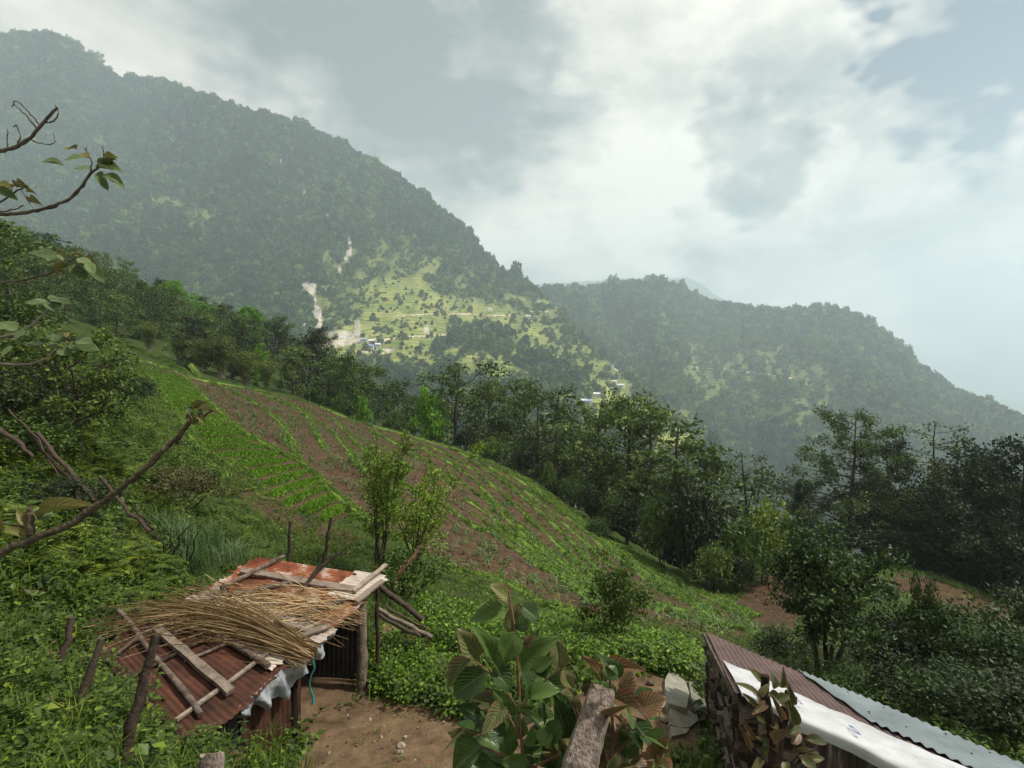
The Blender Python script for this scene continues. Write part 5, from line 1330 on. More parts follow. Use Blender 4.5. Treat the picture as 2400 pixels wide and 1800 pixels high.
for k in range(150):
    cx, cy_ = rs_.uniform(500, 815), rs_.uniform(1392, 1480) ; an = rs_.normal(.12, .42); l = rs_.uniform(70, 150)
    a = on_roof(cx - l * math.cos(an), cy_ - l * .5 * math.sin(an), .05 + .07 * rs_.random()); b_ = on_roof(min(cx + l * math.cos(an), 860), cy_ + l * .5 * math.sin(an) + 6, .05 + .08 * rs_.random()); stalk(loose, a, b_, k, 1.0)

# ------------------------------------------------------------------ posts, stakes, fallen wood
def stake(pts, rad, m, lab, cat='post', group=None, name='fence_post', wob=.008):
    pole(name, [at(*q) for q in pts], rad, m, lab, cat, group, wob=wob, sides=8)
G_P = 'dark fence posts left of the shed'
stake([(128, 1600, 5.55), (152, 1520, 5.6), (168, 1447, 5.65)], [.033, .032, .028], 'dark_wood', 'short dark leaning post farthest left of the shed', group=G_P)
stake([(130, 1760, 4.75), (185, 1640, 4.9), (238, 1497, 5.0)], [.034, .034, .028], 'dark_wood', 'middle one of the three dark leaning posts left of the shed', group=G_P)
stake([(262, 1900, 4.2), (310, 1700, 4.35), (366, 1488, 4.5)], [.042, .042, .032], 'dark_wood', 'longest dark leaning post in front of the shed roof', group=G_P)
stake([(676, 1330, 11.4), (680, 1222, 11.5)], [.034, .028], 'dark_wood', 'thin dark stake standing behind the shed roof, left of two', group='stakes behind the shed', name='stake')
stake([(758, 1330, 11.2), (776, 1212, 11.3)], [.034, .026], 'dark_wood', 'thin dark leaning stake behind the shed roof, right of two', group='stakes behind the shed', name='stake')
for k, (x, y0, y1) in enumerate([(1551, 1550, 1522), (1588, 1562, 1530), (1625, 1570, 1538), (1480, 1540, 1512)]):
    d = float(depth(x, y0 + 5)); stake([(x, y0 + 10, d), (x + (3, -2, 5, 2)[k], y1, d)], [.03, .025], 'dark_wood', ('small stake', 'pale thin stake', 'leaning small stake', 'small dark stake')[k] + (' above the stone slabs beside the field', ' between the slabs and the field corner', ' nearest the stone hut', ' beside the cone-shaped bush')[k], group='small stakes below the field', name='stake')
# big cut post in front and a sawn stump
def cut_post(name, path, rad, lab, cat, m, seed, jag=.03):
    r = np.random.default_rng(seed); path = np.asarray(path, float); mb = MB(); n = 16; sd = 14; t = np.linspace(0, 1, n); tt_ = np.linspace(0, 1, len(path))
    q = np.stack([np.interp(t, tt_, path[:, i]) for i in range(3)], -1); o0 = q[0].copy(); q = q - o0; rad = np.interp(t, np.linspace(0, 1, len(rad)), rad)
    d = unit(q[-1] - q[0]); s = unit(np.cross(d, [0, 1, 0])); n_ = np.cross(s, d); a = np.arange(sd) / sd * 6.283
    prof = 1 + .10 * np.sin(a * 2 + 1) + r.normal(0, .05, sd)
    V = q[:, None] + (np.cos(a)[:, None] * s + np.sin(a)[:, None] * n_)[None] * (rad[:, None] * prof[None] * (1 + r.normal(0, .02, (n, sd))))[..., None]
    V[-1] += d * (r.normal(0, jag, sd) + jag * 1.2 * np.cos(a + .6))[:, None]
    i = np.arange((n - 1) * sd); rr = i // sd; c = i % sd; c2 = (c + 1) % sd
    mb.add(V.reshape(-1, 3), np.stack([rr * sd + c, rr * sd + c2, (rr + 1) * sd + c2, (rr + 1) * sd + c], -1))
    top = np.vstack([V[-1], (V[-1] * .5 + q[-1] * .5 + d * r.normal(0, jag * .4, (sd, 1))), q[-1][None] - d * jag * .3]); i = np.arange(sd); j = (i + 1) % sd
    mb.add(top, np.c_[i, j, sd + j, sd + i], 1); mb.add(top, np.c_[sd + i, sd + j, np.full(sd, 2 * sd)], 1)
    o = mb.build(name, [MATS[m], MATS['pale_wood']], None, False); o.location = o0
    return tag(o, lab, cat)
mat('grey_post', (.10, .078, .064), (.27, .228, .19), rough=.9, scale=7, detail=9, stretch=(9, 9, 1.2), bump=1.0, bump_scale=14, spec=.1)
cut_post('wooden_post', [(.12, 1.35, -1.95), at(1355, 1800, 1.62), at(1412, 1612, 1.75)], [.052, .050, .037], 'weathered split wooden post standing among the large ribbed leaves', 'post', 'grey_post', 5, .008)
cut_post('tree_stump', [at(489, 1860, 4.3), at(498, 1768, 4.4)], [.10, .085], 'sawn grey stump at the lower picture edge below the shed', 'stump', 'grey_post', 6, .012)
# fallen timber right of the shed and on the bank
G_F = 'fallen poles right of the shed'
for pts, rad, m, lab in [([(893, 1376, 9.6), (940, 1415, 9.4), (990, 1452, 9.3)], .05, 'dark_wood', 'dark rough log leaning from the shed corner down to the path'),
                         ([(886, 1427, 9.2), (950, 1462, 9.1), (1013, 1494, 9.0)], .036, 'old_wood', 'long brown pole lying beside the dirt path'),
                         ([(890, 1440, 9.1), (940, 1470, 9.0), (985, 1492, 8.95)], .03, 'dark_wood', 'dark pole lying under the long brown one'),
                         ([(905, 1420, 9.2), (960, 1452, 9.15), (1004, 1476, 9.1)], .018, 'old_wood', 'thin stick on top of the long brown pole')]:
    stake(pts, rad, m, lab, 'log', G_F, 'fallen_pole', .012)
G_D = 'dead branches on the left bank'
for pts, rad, lab in [([(-30, 985, 11.6), (40, 1035, 11.3), (78, 1072, 11.0)], [.06, .05, .03], 'thick dead branch at the left picture edge'),
                      ([(88, 1015, 11.6), (150, 1090, 11), (200, 1150, 10.4), (232, 1182, 10.2)], [.04, .045, .05, .035], 'long dead branch slanting down the bank'),
                      ([(60, 1000, 11.8), (120, 1075, 11), (190, 1165, 10.2)], [.025, .03, .02], 'thin dead branch lying along the long one'),
                      ([(145, 1130, 10.6), (210, 1190, 10)], [.05, .03], 'short dark dead branch low on the bank'),
                      ([(236, 1120, 10.6), (290, 1190, 10), (350, 1246, 9.6)], [.035, .03, .035], 'dead branch crossing behind the long bare branch'),
                      ([(312, 1190, 10), (345, 1225, 9.8), (372, 1265, 9.5)], [.02, .02, .015], 'short dead twig above the silvery grass'),
                      ([(20, 960, 12), (90, 1030, 11.4), (140, 1120, 10.8)], [.02, .02, .012], 'thin grey dead twig high on the bank')]:
    stake(pts, rad, 'dark_wood', lab, 'branch', G_D, 'dead_branch', .02)
def bare_sapling(lab, base, tips, m='dark_wood'):
    b_ = np.array(base); o = thing('bare_sapling', lab, 'sapling', b_); r = np.random.default_rng(int(b_[1] * 100))
    for q in tips:
        q = np.array(q); p = np.stack([b_ + (q - b_) * t + r.normal(0, .02, 3) * (t > 0) + np.array([0, 0, .12]) * math.sin(3.14 * t) for t in np.linspace(0, 1, 7)]); mb = MB(); tube(mb, p - b_, np.linspace(.018, .005, 7), 5, jitter=.2); mb.build('branch', MATS[m], o, True)
bare_sapling('leafless forked sapling among the silvery grass', on_ground(np.array(395), np.array(1322)), [at(368, 1258, 10.2), at(405, 1232, 10.2), at(432, 1268, 10.2), at(330, 1275, 10.0), at(455, 1225, 10.4)])
bare_sapling('leafless sapling between the silvery grass and the shed', on_ground(np.array(440), np.array(1330)), [at(425, 1262, 10), at(470, 1240, 10.1), at(412, 1282, 9.9)])
bare_sapling('small twisted bare sapling right of the cone-shaped bush', on_ground(np.array(1535), np.array(1530)), [at(1530, 1468, 11), at(1550, 1475, 11), at(1520, 1488, 11)])
# woody creeper-grown trunk at the foot of the wide airy shrub
stake([(922, 1378, 11.2), (935, 1340, 11.3), (965, 1308, 11.6), (985, 1280, 11.8)], [.055, .05, .045, .03], 'red_bark', 'crooked reddish trunk at the foot of the wide airy shrub', 'trunk', None, 'old_trunk', .01)
plant_on('bush', make_bush(261, 1.0, 1.3, 46, 40, .075, leaf='cover_leaf', tuft=.17, ragged=.6, low=.03), 955, 1395, 1.0, 1.0, 'leafy creeper bush round the crooked trunk by the shed', 'bush', 1.1, None, ('stem', 'foliage'))

# ------------------------------------------------------------------ stone slabs by the path
slabs = thing('stone_path', 'few large flat stone slabs set at the end of the dirt path', None, on_ground(np.array(1600), np.array(1650))); slabs['kind'] = 'structure'
Z2 = lambda x, y: (x / 2.458 + 900, y / 2.458 + 1200)
for poly in [[(1640, 920), (1618, 965), (1620, 1060), (1642, 1100), (1745, 1130), (1760, 1040), (1738, 975), (1690, 930)], [(1757, 972), (1770, 1070), (1800, 1142), (1840, 1140), (1890, 1040), (1888, 990), (1820, 970)],
             [(1650, 1122), (1648, 1222), (1700, 1240), (1760, 1240), (1812, 1200), (1802, 1152), (1740, 1140)], [(1650, 1232), (1660, 1290), (1740, 1275), (1762, 1248)], [(1830, 1150), (1822, 1200), (1870, 1190), (1880, 1130)]]:
    pt = np.array([Z2(*q) for q in poly]); c = pt.mean(0); G0 = on_ground(c[0], c[1]); P = []
    gx_ = on_ground(np.array([c[0] - 25, c[0] + 25, c[0], c[0]]), np.array([c[1], c[1], c[1] - 20, c[1] + 20])); nn = unit(np.cross(gx_[1] - gx_[0], gx_[2] - gx_[3])); nn = nn if nn[2] > 0 else -nn
    for x, y in pt:      # onto the slab's own plane
        d = np.array([(x - 1200) / F, 1, (900 - y) / F]); P.append(d * ((G0 + nn * .04) @ nn) / (d @ nn))
    P = np.array(P); n = len(P); cen = P.mean(0); V = np.vstack([P - nn * .14, P - nn * .006, cen + (P - cen) * .985]) - slabs.location; i = np.arange(n); j = (i + 1) % n; mb = MB()
    for k in range(2): mb.add(V, np.c_[k * n + i, k * n + j, (k + 1) * n + j, (k + 1) * n + i])
    mb.add(V, (2 * n + i)[None]); mb.build('slab', MATS['slab'], slabs)
for k, (x, y, s) in enumerate([(1525, 1603, .07), (1432, 1675, .06), (940, 1750, .06), (936, 1765, .05), (1560, 1690, .07), (1508, 1640, .05), (1545, 1720, .05)]):
    o = link('stone', lump(30 + k, 'pebble', .25), None, on_ground(np.array(x), np.array(y), s * .3)); o.scale = (s, s * .8, s * .8)
    tag(o, ('round pale stone above the slabs', 'pale stone beside the wooden post', 'white stone on the dirt below the shed', 'smaller white stone on the dirt below the shed', 'pale stone left of the lowest slab', 'small stone on the path near the slabs', 'stone in the bank below the slabs')[k], 'stone')

# ------------------------------------------------------------------ the tin-roofed stone hut
hd = unit(np.array([.81, -1., 0])); H1, H2 = at(1665, 1490, 7.49), at(1745, 1632, 5.31)
H1z, H2z = H1[2], H2[2]
hut = thing('stone_hut', 'small stone-walled hut with patched tin roof at the lower right', 'hut', (H2[0], H2[1], -5.0)); HUT0 = np.array(hut.location)
across = H1 - H2; HN = unit(np.cross(hd, across)); HN = HN if HN[2] > 0 else -HN
LEN = 4.6
def hroof(s, w):      # s metres along, w 0..1 from near edge to far edge
    s = np.asarray(s, float)[..., None]; w = np.asarray(w, float)[..., None]; return H2 + hd * s + across * w
def hut_sheet(name, corners, m, off, amp=.009, period=.076, rag=.0, n=None, nv=8):
    """corners in (s, w): near-left, near-right, far-right, far-left; ribs run from near to far edge"""
    c = np.array(corners, float); ls = max(c[1][0] - c[0][0], c[2][0] - c[3][0]); nu = int(ls / period * 6); U, V_ = np.meshgrid(np.linspace(0, 1, nu), np.linspace(0, 1, nv))
    q = (c[0] * (1 - U[..., None]) + c[1] * U[..., None]) * (1 - V_[..., None]) + (c[3] * (1 - U[..., None]) + c[2] * U[..., None]) * V_[..., None]
    P = hroof(q[..., 0], q[..., 1]) + HN * (off + amp * np.sin(q[..., 0] / period * 6.283) + .015 * (fbm(q[..., 0] * 1.5, q[..., 1] * 2, 6) - .5))[..., None]; mb = MB()
    mb.add(P.reshape(-1, 3) - HUT0, grid_faces(nv, nu)); mb.add(P.reshape(-1, 3) - HUT0 - HN * .004, grid_faces(nv, nu)); return mb.build(name, MATS[m], hut, True)
def hut_sw(px, py):
    d = np.array([(px - 1200) / F, 1, (900 - py) / F]); p = d * (H2 @ HN) / (d @ HN); q = p - H2; A = np.c_[hd, across]; return np.linalg.lstsq(A, q, rcond=None)[0]
g1, g2 = hut_sw(1868, 1578), hut_sw(2036, 1700)
ge = hut_sw(2400, 1806); gs = (ge[1] - g1[1]) / (ge[0] - g1[0]); wf = g1[1] + gs * (LEN - g1[0]); w0 = 1.02
hut_sheet('roof_sheet', [(-.12, -.03), (LEN, -.03), (LEN, wf - .05), (-.05, w0)], 'tin_purple', .02)
hut_sheet('roof_sheet', [(g2[0], g2[1]), (LEN + .05, .05), (LEN + .05, wf), (g1[0], g1[1])], 'tin_new', .048, .010)
mat('screw', (.03, .03, .032), (.06, .06, .06), rough=.5)
for s_ in np.arange(1.1, LEN, .38):
    for w_ in (.30, .55, g1[1] + gs * (s_ - g1[0]) - .08):
        if w_ < .45 and s_ < 1.9: continue
        c = hroof(s_ + .05 * math.sin(s_ * 9), w_) + HN * .058 - HUT0; a_ = np.arange(6) / 6 * 6.283; mb = MB(); e1 = unit(across); ring = c + .011 * (np.cos(a_)[:, None] * hd + np.sin(a_)[:, None] * e1)
        mb.add(np.vstack([ring, ring * .5 + c * .5 + HN * .008, [c + HN * .009]]), np.vstack([np.c_[np.arange(6), (np.arange(6) + 1) % 6, 6 + (np.arange(6) + 1) % 6, 6 + np.arange(6)]])); mb.build('screw', MATS['screw'], hut)
# curled edge board at the gable end
q0, q1 = hroof(-.10, -.02) + HN * .0, hroof(-.08, 1.02); pl_ = plank('barge_board', q0 - HN * .05, q1 - HN * .05, .05, .045, HN, 'old_wood', None, None); pl_.parent = hut; pl_.location = Vector(pl_.location) - hut.location
# white plastic sheet folded over the near edge
mb = MB(); nu, nv = 90, 12; U, V_ = np.meshgrid(np.linspace(-.06, LEN, nu), np.linspace(0, 1, nv)); top_w = np.interp(U, [-.06, .8, 2, LEN], [.42, .33, .30, .34]) + .05 * (fbm(U * 2, U * 0, 3) - .5); over = np.interp(U, [-.06, .5, LEN], [.04, .10, .12]) + .03 * (fbm(U * 1.6, U * 0 + 4, 13) - .5)
t = V_ * 1.0; on = np.clip(t / .75, 0, 1); dn = np.clip((t - .75) / .25, 0, 1)
P = hroof(U, top_w * (1 - on) - .045 * (on > 0) * on) + HN * (.052 + .010 * np.sin(U * 9) * on + .045 * (fbm(U * 4, V_ * 3, 19, 5) - .5))[..., None] + np.array([0, 0, -1]) * (dn * over)[..., None]
mb.add(P.reshape(-1, 3) - HUT0, grid_faces(nv, nu)); ws = mb.build('white_sheet', MATS['white_sheet'], hut, True)
def print_mark(s, w, a, b_, off=.085):
    mb = MB(); c = hroof(s, w) + HN * off - HUT0; ax = hd * a; bx = unit(across) * b_; f = .22
    for x0, x1, y0, y1 in ((-1, 1, -1, -1 + f * 1.4), (-1, 1, 1 - f * 1.4, 1), (-1, -1 + f * 1.6, -1 + f * 1.4, 1 - f * 1.4), (1 - f * 1.6, 1, -1 + f * 1.4, 1 - f * 1.4)):
        mb.add(box_verts(c + ax * x0 + bx * y0, ax * (x1 - x0), bx * (y1 - y0), HN * .002), BOXF)
    mb.build('printed_mark', MATS['blue_print'], ws)
m1 = hut_sw(2001, 1736); print_mark(m1[0], m1[1], .020, .085)
m2 = hut_sw(1872, 1668); print_mark(m2[0], m2[1], .014, .05)
m3 = hut_sw(1972, 1664); print_mark(m3[0], m3[1] + .01, .02, .008)
# near side: worn tin wall; gable end: dry stone wall, each stone laid singly
mb = MB(); nu = int(LEN / .076 * 6); U, V_ = np.meshgrid(np.linspace(.30, LEN, nu), np.linspace(0, 1, 5)); P = hroof(U, 0 * U + .03); side = np.array([hd[1], -hd[0], 0]); side = side if side[1] < 0 else -side
P = P + side * (.01 * np.sin(U / .076 * 6.283))[..., None]; P[..., 2] = H2z - .05 - V_ * 1.9; mb.add(P.reshape(-1, 3) - HUT0, grid_faces(5, nu)); mb.build('tin_wall', MATS['tin_wall'], hut, True)
wall = bpy.data.objects.new('stone_wall', None); COL.objects.link(wall); wall.parent = hut
ea = unit(np.array([across[0], across[1], 0])); eo = np.array([-ea[1], ea[0], 0]); eo = eo if eo[0] < 0 else -eo; WL = np.linalg.norm(across[:2])
mb = MB(); core0 = H2 - eo * .22 + np.array([0, 0, -2.0]) - HUT0
V = box_verts(core0, ea * WL, eo * .16, (0, 0, 1.93)); slope = across[2] ; V[[5, 6]] += [0, 0, slope]
mb.add(V, BOXF); mb.build('wall_core', MATS['wall_core'], wall)
STN = []
for k in range(10):
    r = np.random.default_rng(500 + k); V = box_verts((-.5, -.5, -.5), (1, 0, 0), (0, 1, 0), (0, 0, 1)) + r.normal(0, .09, (8, 3)); c = V.mean(0)
    mb = MB(); top = c + (V[4:] - c) * [.8, .8, 1.0] + [0, 0, .04]; V2 = np.vstack([V, top]); f = [list(q) for q in BOXF if list(q) != [4, 5, 6, 7]] + [[4, 5, 9, 8], [5, 6, 10, 9], [6, 7, 11, 10], [7, 4, 8, 11], [8, 9, 10, 11]]
    mb.add(V2, np.array(f)); STN.append(mb.mesh('stone', MATS['wall_stone']))
rz_ = np.random.default_rng(9); z = -1.75; cnt = 0
while z < .2:
    hh = rz_.uniform(.045, .105); x = -.05
    while x < WL:
        l = rz_.uniform(.10, .30); topz = slope * (x + l / 2) / WL - .06
        if z + hh < topz and cnt < 290:
            c = H2 + ea * (x + l / 2) + np.array([0, 0, z + hh / 2]) - eo * (.06 + rz_.uniform(-.035, .03)) - HUT0
            o = link('stone', STN[rz_.integers(0, 10)], wall); M = Matrix(((ea[0] * l * .95, eo[0] * .2, 0, c[0]), (ea[1] * l * .95, eo[1] * .2, 0, c[1]), (0, 0, hh * .92, c[2]), (0, 0, 0, 1)))
            o.matrix_local = M @ Matrix.Rotation(rz_.normal(0, .05), 4, 'Y'); cnt += 1
        x += l
    z += hh
# corner stones facing the viewer
z = -1.75
while z < -.12:
    hh = rz_.uniform(.05, .11); x = 0.02
    while x < .34:
        l = rz_.uniform(.09, .2); c = H2 + hd * (x + l / 2) + np.array([0, 0, z + hh / 2]) + ea * (.10 + rz_.uniform(-.03, .02)) - HUT0
        o = link('stone', STN[rz_.integers(0, 10)], wall); o.matrix_local = Matrix(((hd[0] * l * .95, ea[0] * .2, 0, c[0]), (hd[1] * l * .95, ea[1] * .2, 0, c[1]), (0, 0, hh * .92, c[2]), (0, 0, 0, 1))); x += l
    z += hh
print('stones', cnt)

# ------------------------------------------------------------------ large ribbed leaves in front
def leaf_material(name, c1, c2, vein, rough=.38, edge_c=None):
    m = bpy.data.materials.new(name); m.use_nodes = True; t = m.node_tree; p = t.nodes['Principled BSDF']; o = t.nodes['Material Output']
    p.inputs['Roughness'].default_value = rough; p.inputs['Specular IOR Level'].default_value = .35
    uv = N(t, 'ShaderNodeUVMap'); sx = N(t, 'ShaderNodeSeparateXYZ'); LK(t, uv.outputs[0], sx.inputs[0])
    au = math_node(t, 'ABSOLUTE', math_node(t, 'SUBTRACT', sx.outputs['X'], .5))
    ph = math_node(t, 'SUBTRACT', math_node(t, 'MULTIPLY', sx.outputs['Y'], 8.0), math_node(t, 'MULTIPLY', math_node(t, 'POWER', au, .8), 6.5))
    tri = math_node(t, 'ABSOLUTE', math_node(t, 'SUBTRACT', math_node(t, 'FRACT', ph), .5))
    v1 = N(t, 'ShaderNodeMapRange', ins={'From Min': .13, 'From Max': .02}); LK(t, tri, v1.inputs['Value'])
    v2 = N(t, 'ShaderNodeMapRange', ins={'From Min': .022, 'From Max': .008}); LK(t, au, v2.inputs['Value'])
    vn = math_node(t, 'MAXIMUM', v1.outputs[0], v2.outputs[0])
    oi = N(t, 'ShaderNodeObjectInfo'); tc_ = N(t, 'ShaderNodeTexCoord')
    nz = N(t, 'ShaderNodeTexNoise', ins={'Scale': 3.5, 'Detail': 4}); LK(t, tc_.outputs['Object'], nz.inputs['Vector'])
    f = math_node(t, 'ADD', nz.outputs['Fac'], math_node(t, 'MULTIPLY', math_node(t, 'SUBTRACT', oi.outputs['Random'], .5), .7))
    rp_ = N(t, 'ShaderNodeValToRGB'); LK(t, f, rp_.inputs[0]); e_ = rp_.color_ramp.elements; e_[0].position = .25; e_[0].color = (*c1, 1); e_[1].position = .8; e_[1].color = (*c2, 1)
    col = rp_.outputs[0]
    if edge_c:
        mr = N(t, 'ShaderNodeMapRange', ins={'From Min': .25, 'From Max': .5}); LK(t, au, mr.inputs['Value']); mx0 = N(t, 'ShaderNodeMix', data_type='RGBA'); LK(t, mr.outputs[0], mx0.inputs['Factor']); LK(t, col, mx0.inputs['A']); mx0.inputs['B'].default_value = (*edge_c, 1); col = mx0.outputs['Result']
    mx = N(t, 'ShaderNodeMix', data_type='RGBA'); LK(t, math_node(t, 'MULTIPLY', vn, .75), mx.inputs['Factor']); LK(t, col, mx.inputs['A']); mx.inputs['B'].default_value = (*vein, 1)
    LK(t, mx.outputs['Result'], p.inputs['Base Color'])
    bp = N(t, 'ShaderNodeBump', ins={'Strength': .8, 'Distance': .01}); LK(t, math_node(t, 'SUBTRACT', 1.0, vn), bp.inputs['Height']); LK(t, bp.outputs[0], p.inputs['Normal'])
    tr = N(t, 'ShaderNodeBsdfTranslucent'); LK(t, mx.outputs['Result'], tr.inputs['Color']); ms = N(t, 'ShaderNodeMixShader', ins={0: .22}); LK(t, p.outputs[0], ms.inputs[1]); LK(t, tr.outputs[0], ms.inputs[2]); LK(t, ms.outputs[0], o.inputs['Surface'])
    MATS[name] = m
leaf_material('big_green', (.026, .058, .014), (.088, .15, .034), (.22, .31, .10))
leaf_material('big_bronze', (.080, .098, .034), (.20, .205, .075), (.035, .06, .022), edge_c=(.17, .11, .055))
leaf_material('big_red', (.085, .065, .030), (.17, .105, .05), (.05, .065, .026), edge_c=(.20, .085, .048))
leaf_material('branch_leaf_green', (.075, .12, .04), (.15, .215, .08), (.16, .21, .10), rough=.5)
leaf_material('branch_leaf_olive', (.085, .085, .02), (.17, .16, .04), (.2, .2, .07), rough=.5)
leaf_material('sprig_leaf', (.03, .05, .012), (.10, .12, .03), (.14, .13, .05), rough=.45, edge_c=(.13, .07, .03))
def leaf_mesh(name, seed, m, nl=17, nw=10, rib=.016, droop=.25, cup=.18, fold=.0, shape=1.0, acute=.9, roll=0.):
    """leaf of unit length along y, unit width along x, ribs pressed in"""
    r = np.random.default_rng(seed); v = np.linspace(0, 1, nl); u = np.linspace(-1, 1, nw + 1); U, V_ = np.meshgrid(u, v)
    w = np.sin(np.pi * np.clip(v, 0, 1) ** (.82 * shape)) ** .72; w = w * (1 - .22 * v ** 3 * acute); w[0] = .02; w[-1] = .012
    X = U * w[:, None] * .5; Y = V_.copy()
    rb = np.sin((V_ * 8 - np.abs(U) ** .8 * 3.6) * 2 * np.pi)
    Z = rib * rb * np.abs(U) ** .3 * w[:, None] + cup * .5 * np.abs(X) * 2 * (1 - V_ * .5) - droop * V_ ** 2 + .02 * np.sin(U * 3 + V_ * 7 + seed)
    if roll:
        a = X / .5 * roll; X = np.sin(a) * .5 / roll * 1.0; Z = Z + (1 - np.cos(a)) * .5 / roll
    mb = MB(); mb.add(np.stack([X, Y, Z], -1).reshape(-1, 3), grid_faces(nl, nw + 1), 0, np.stack([U * .5 + .5, V_], -1).reshape(-1, 2))
    return mb.mesh(name, MATS[m], True)
BL = {c: [leaf_mesh('leaf', s, m, droop=.10 + .16 * s, cup=.3 + .22 * s) for s in range(3)] for c, m in (('g', 'big_green'), ('b', 'big_bronze'), ('r', 'big_red'))}
def set_leaf(parent, me, base, tip, width, nrm_, name='leaf'):
    d = np.asarray(tip, float) - base; L = np.linalg.norm(d); d = d / L; n_ = unit(np.asarray(nrm_) - d * (np.asarray(nrm_) @ d)); s = np.cross(d, n_)
    o = link(name, me, parent); b_ = np.asarray(base) - np.array(parent.location)
    o.matrix_local = Matrix(((s[0] * width, d[0] * L, n_[0] * L, b_[0]), (s[1] * width, d[1] * L, n_[1] * L, b_[1]), (s[2] * width, d[2] * L, n_[2] * L, b_[2]), (0, 0, 0, 1)))
    return o
plant = thing('broadleaf_shrub', 'shrub with large ribbed green and bronze leaves in front of the path', 'shrub', (0.02, 1.75, -1.9))
plant2 = thing('broadleaf_shrub', 'shrub with large reddish-bronze ribbed leaves around the wooden post', 'shrub', (.28, 1.7, -1.9))
Z2 = lambda x, y: (x / 2.458 + 900, y / 2.458 + 1200)
LV = [(715,500,645,425,85,'b'),(700,570,520,600,95,'g'),(765,525,742,690,112,'b'),(795,545,885,605,90,'g'),(755,690,692,845,125,'g'),(770,680,830,590,70,'g'),(520,850,470,720,125,'b'),(500,850,340,985,95,'b'),
 (600,915,395,1050,135,'g'),(640,900,615,725,115,'g'),(630,905,725,1000,115,'g'),(790,880,930,755,112,'g'),(820,775,850,720,45,'r'),(1015,905,1000,752,95,'b'),(930,960,940,815,90,'g'),(940,960,1050,1055,112,'g'),
 (1030,905,1085,1015,72,'b'),(790,925,855,1040,85,'g'),(675,1110,535,1075,100,'b'),(680,1125,605,1225,90,'b'),(770,1165,745,1330,115,'g'),(770,1160,820,1065,80,'g'),(700,1120,640,1030,70,'g'),(840,1065,975,1010,85,'g'),
 (880,1110,945,1205,72,'g'),(565,1350,378,1465,155,'g'),(735,1425,515,1245,150,'g'),(790,1400,985,1370,110,'g'),(560,1280,445,1215,80,'g'),(560,1275,398,1310,62,'b'),(1050,1310,1005,1095,105,'g'),(1005,1290,925,1215,90,'g'),
 (1065,1195,1000,1075,112,'g'),(1010,1200,955,1330,90,'g'),(900,1430,1025,1405,90,'g'),(830,1475,700,1440,100,'g'),(1040,1405,985,1300,80,'g'),(800,1330,880,1240,80,'g'),(640,1190,560,1120,60,'g'),(720,860,700,760,70,'g'),(860,900,960,850,70,'g'),
 (700,1300,600,1230,90,'g'),(900,1340,960,1250,90,'g'),(650,1480,600,1560,120,'g'),(800,1500,760,1620,120,'g'),(930,1500,1000,1600,120,'g'),(560,1480,450,1580,120,'g')]
LV2 = [(1100,1090,1045,1035,70,'b'),(1240,965,1180,845,60,'r'),(1290,905,1250,825,60,'r'),(1310,885,1430,880,65,'r'),(1365,1020,1435,915,92,'r'),(1285,965,1325,890,80,'g'),(1350,965,1280,830,62,'g'),(1325,1060,1485,1145,92,'r'),
 (1465,1135,1605,1075,112,'r'),(1440,1090,1535,1025,90,'g'),(1430,1215,1565,1330,112,'g'),(1380,1120,1445,1190,92,'b'),(1265,1365,1285,1205,112,'b'),(1280,1365,1195,1465,92,'r'),(1380,1325,1455,1395,112,'g'),(1500,1285,1670,1335,82,'g'),
 (1560,1430,1595,1330,82,'r'),(1580,1435,1655,1478,70,'r'),(1330,1475,1455,1415,120,'b'),(1150,1040,1190,1005,52,'r'),(1295,1180,1325,1135,40,'r'),(1450,1230,1400,1130,80,'g'),(1330,1290,1400,1240,90,'g'),(1420,1440,1520,1500,100,'r'),(1200,1440,1130,1340,90,'b'),
 (1340,1390,1290,1500,110,'b'),(1480,1380,1440,1280,80,'g'),(1130,1180,1080,1080,80,'b'),(1120,1160,1050,1240,80,'g'),(1180,1500,1100,1600,110,'g'),(1450,1520,1560,1600,110,'r')]
rl = np.random.default_rng(21)
def leaves(pl_, lst, d0):
    for x0, y0, x1, y1, w, c in lst:
        D0 = d0 + rl.uniform(-.12, .14); b_ = at(*Z2(x0, y0), D0); low = max(0, (y0 - 1000) / 500)
        tp = at(*Z2(x1, y1), D0 - rl.uniform(-.02, .09)); wd = w / 2.458 / F * D0 * 1.2; tp = b_ + (tp - b_) * 1.12
        nn = unit(np.array([rl.normal(0, .42), -.68 + rl.normal(0, .25), .70]))
        set_leaf(pl_, BL[c][rl.integers(0, 3)], b_, tp, wd, nn)
for k in range(30):       # lower and inner leaves
    x, y = rl.uniform(480, 1050), rl.uniform(1020, 1500); a = rl.uniform(0, 6.28); l = rl.uniform(110, 190); LV.append((x, y, x + l * math.cos(a), y + l * .8 * math.sin(a) + 20, l * .62, 'g' if rl.random() < .75 else 'b'))
for k in range(22):
    x, y = rl.uniform(1180, 1580), rl.uniform(1060, 1500); a = rl.uniform(0, 6.28); l = rl.uniform(90, 160); LV2.append((x, y, x + l * math.cos(a), y + l * .8 * math.sin(a) + 20, l * .62, 'gbr'[rl.integers(0, 3)]))
NL, NL2 = len(LV) - 30, len(LV2) - 22
leaves(plant, LV[:NL], 1.86); leaves(plant, LV[NL:], 2.0); leaves(plant2, LV2[:NL2], 1.78); leaves(plant2, LV2[NL2:], 1.95)
mat('red_stem', (.09, .045, .03), (.20, .11, .07), rough=.7, scale=20, spec=.2)
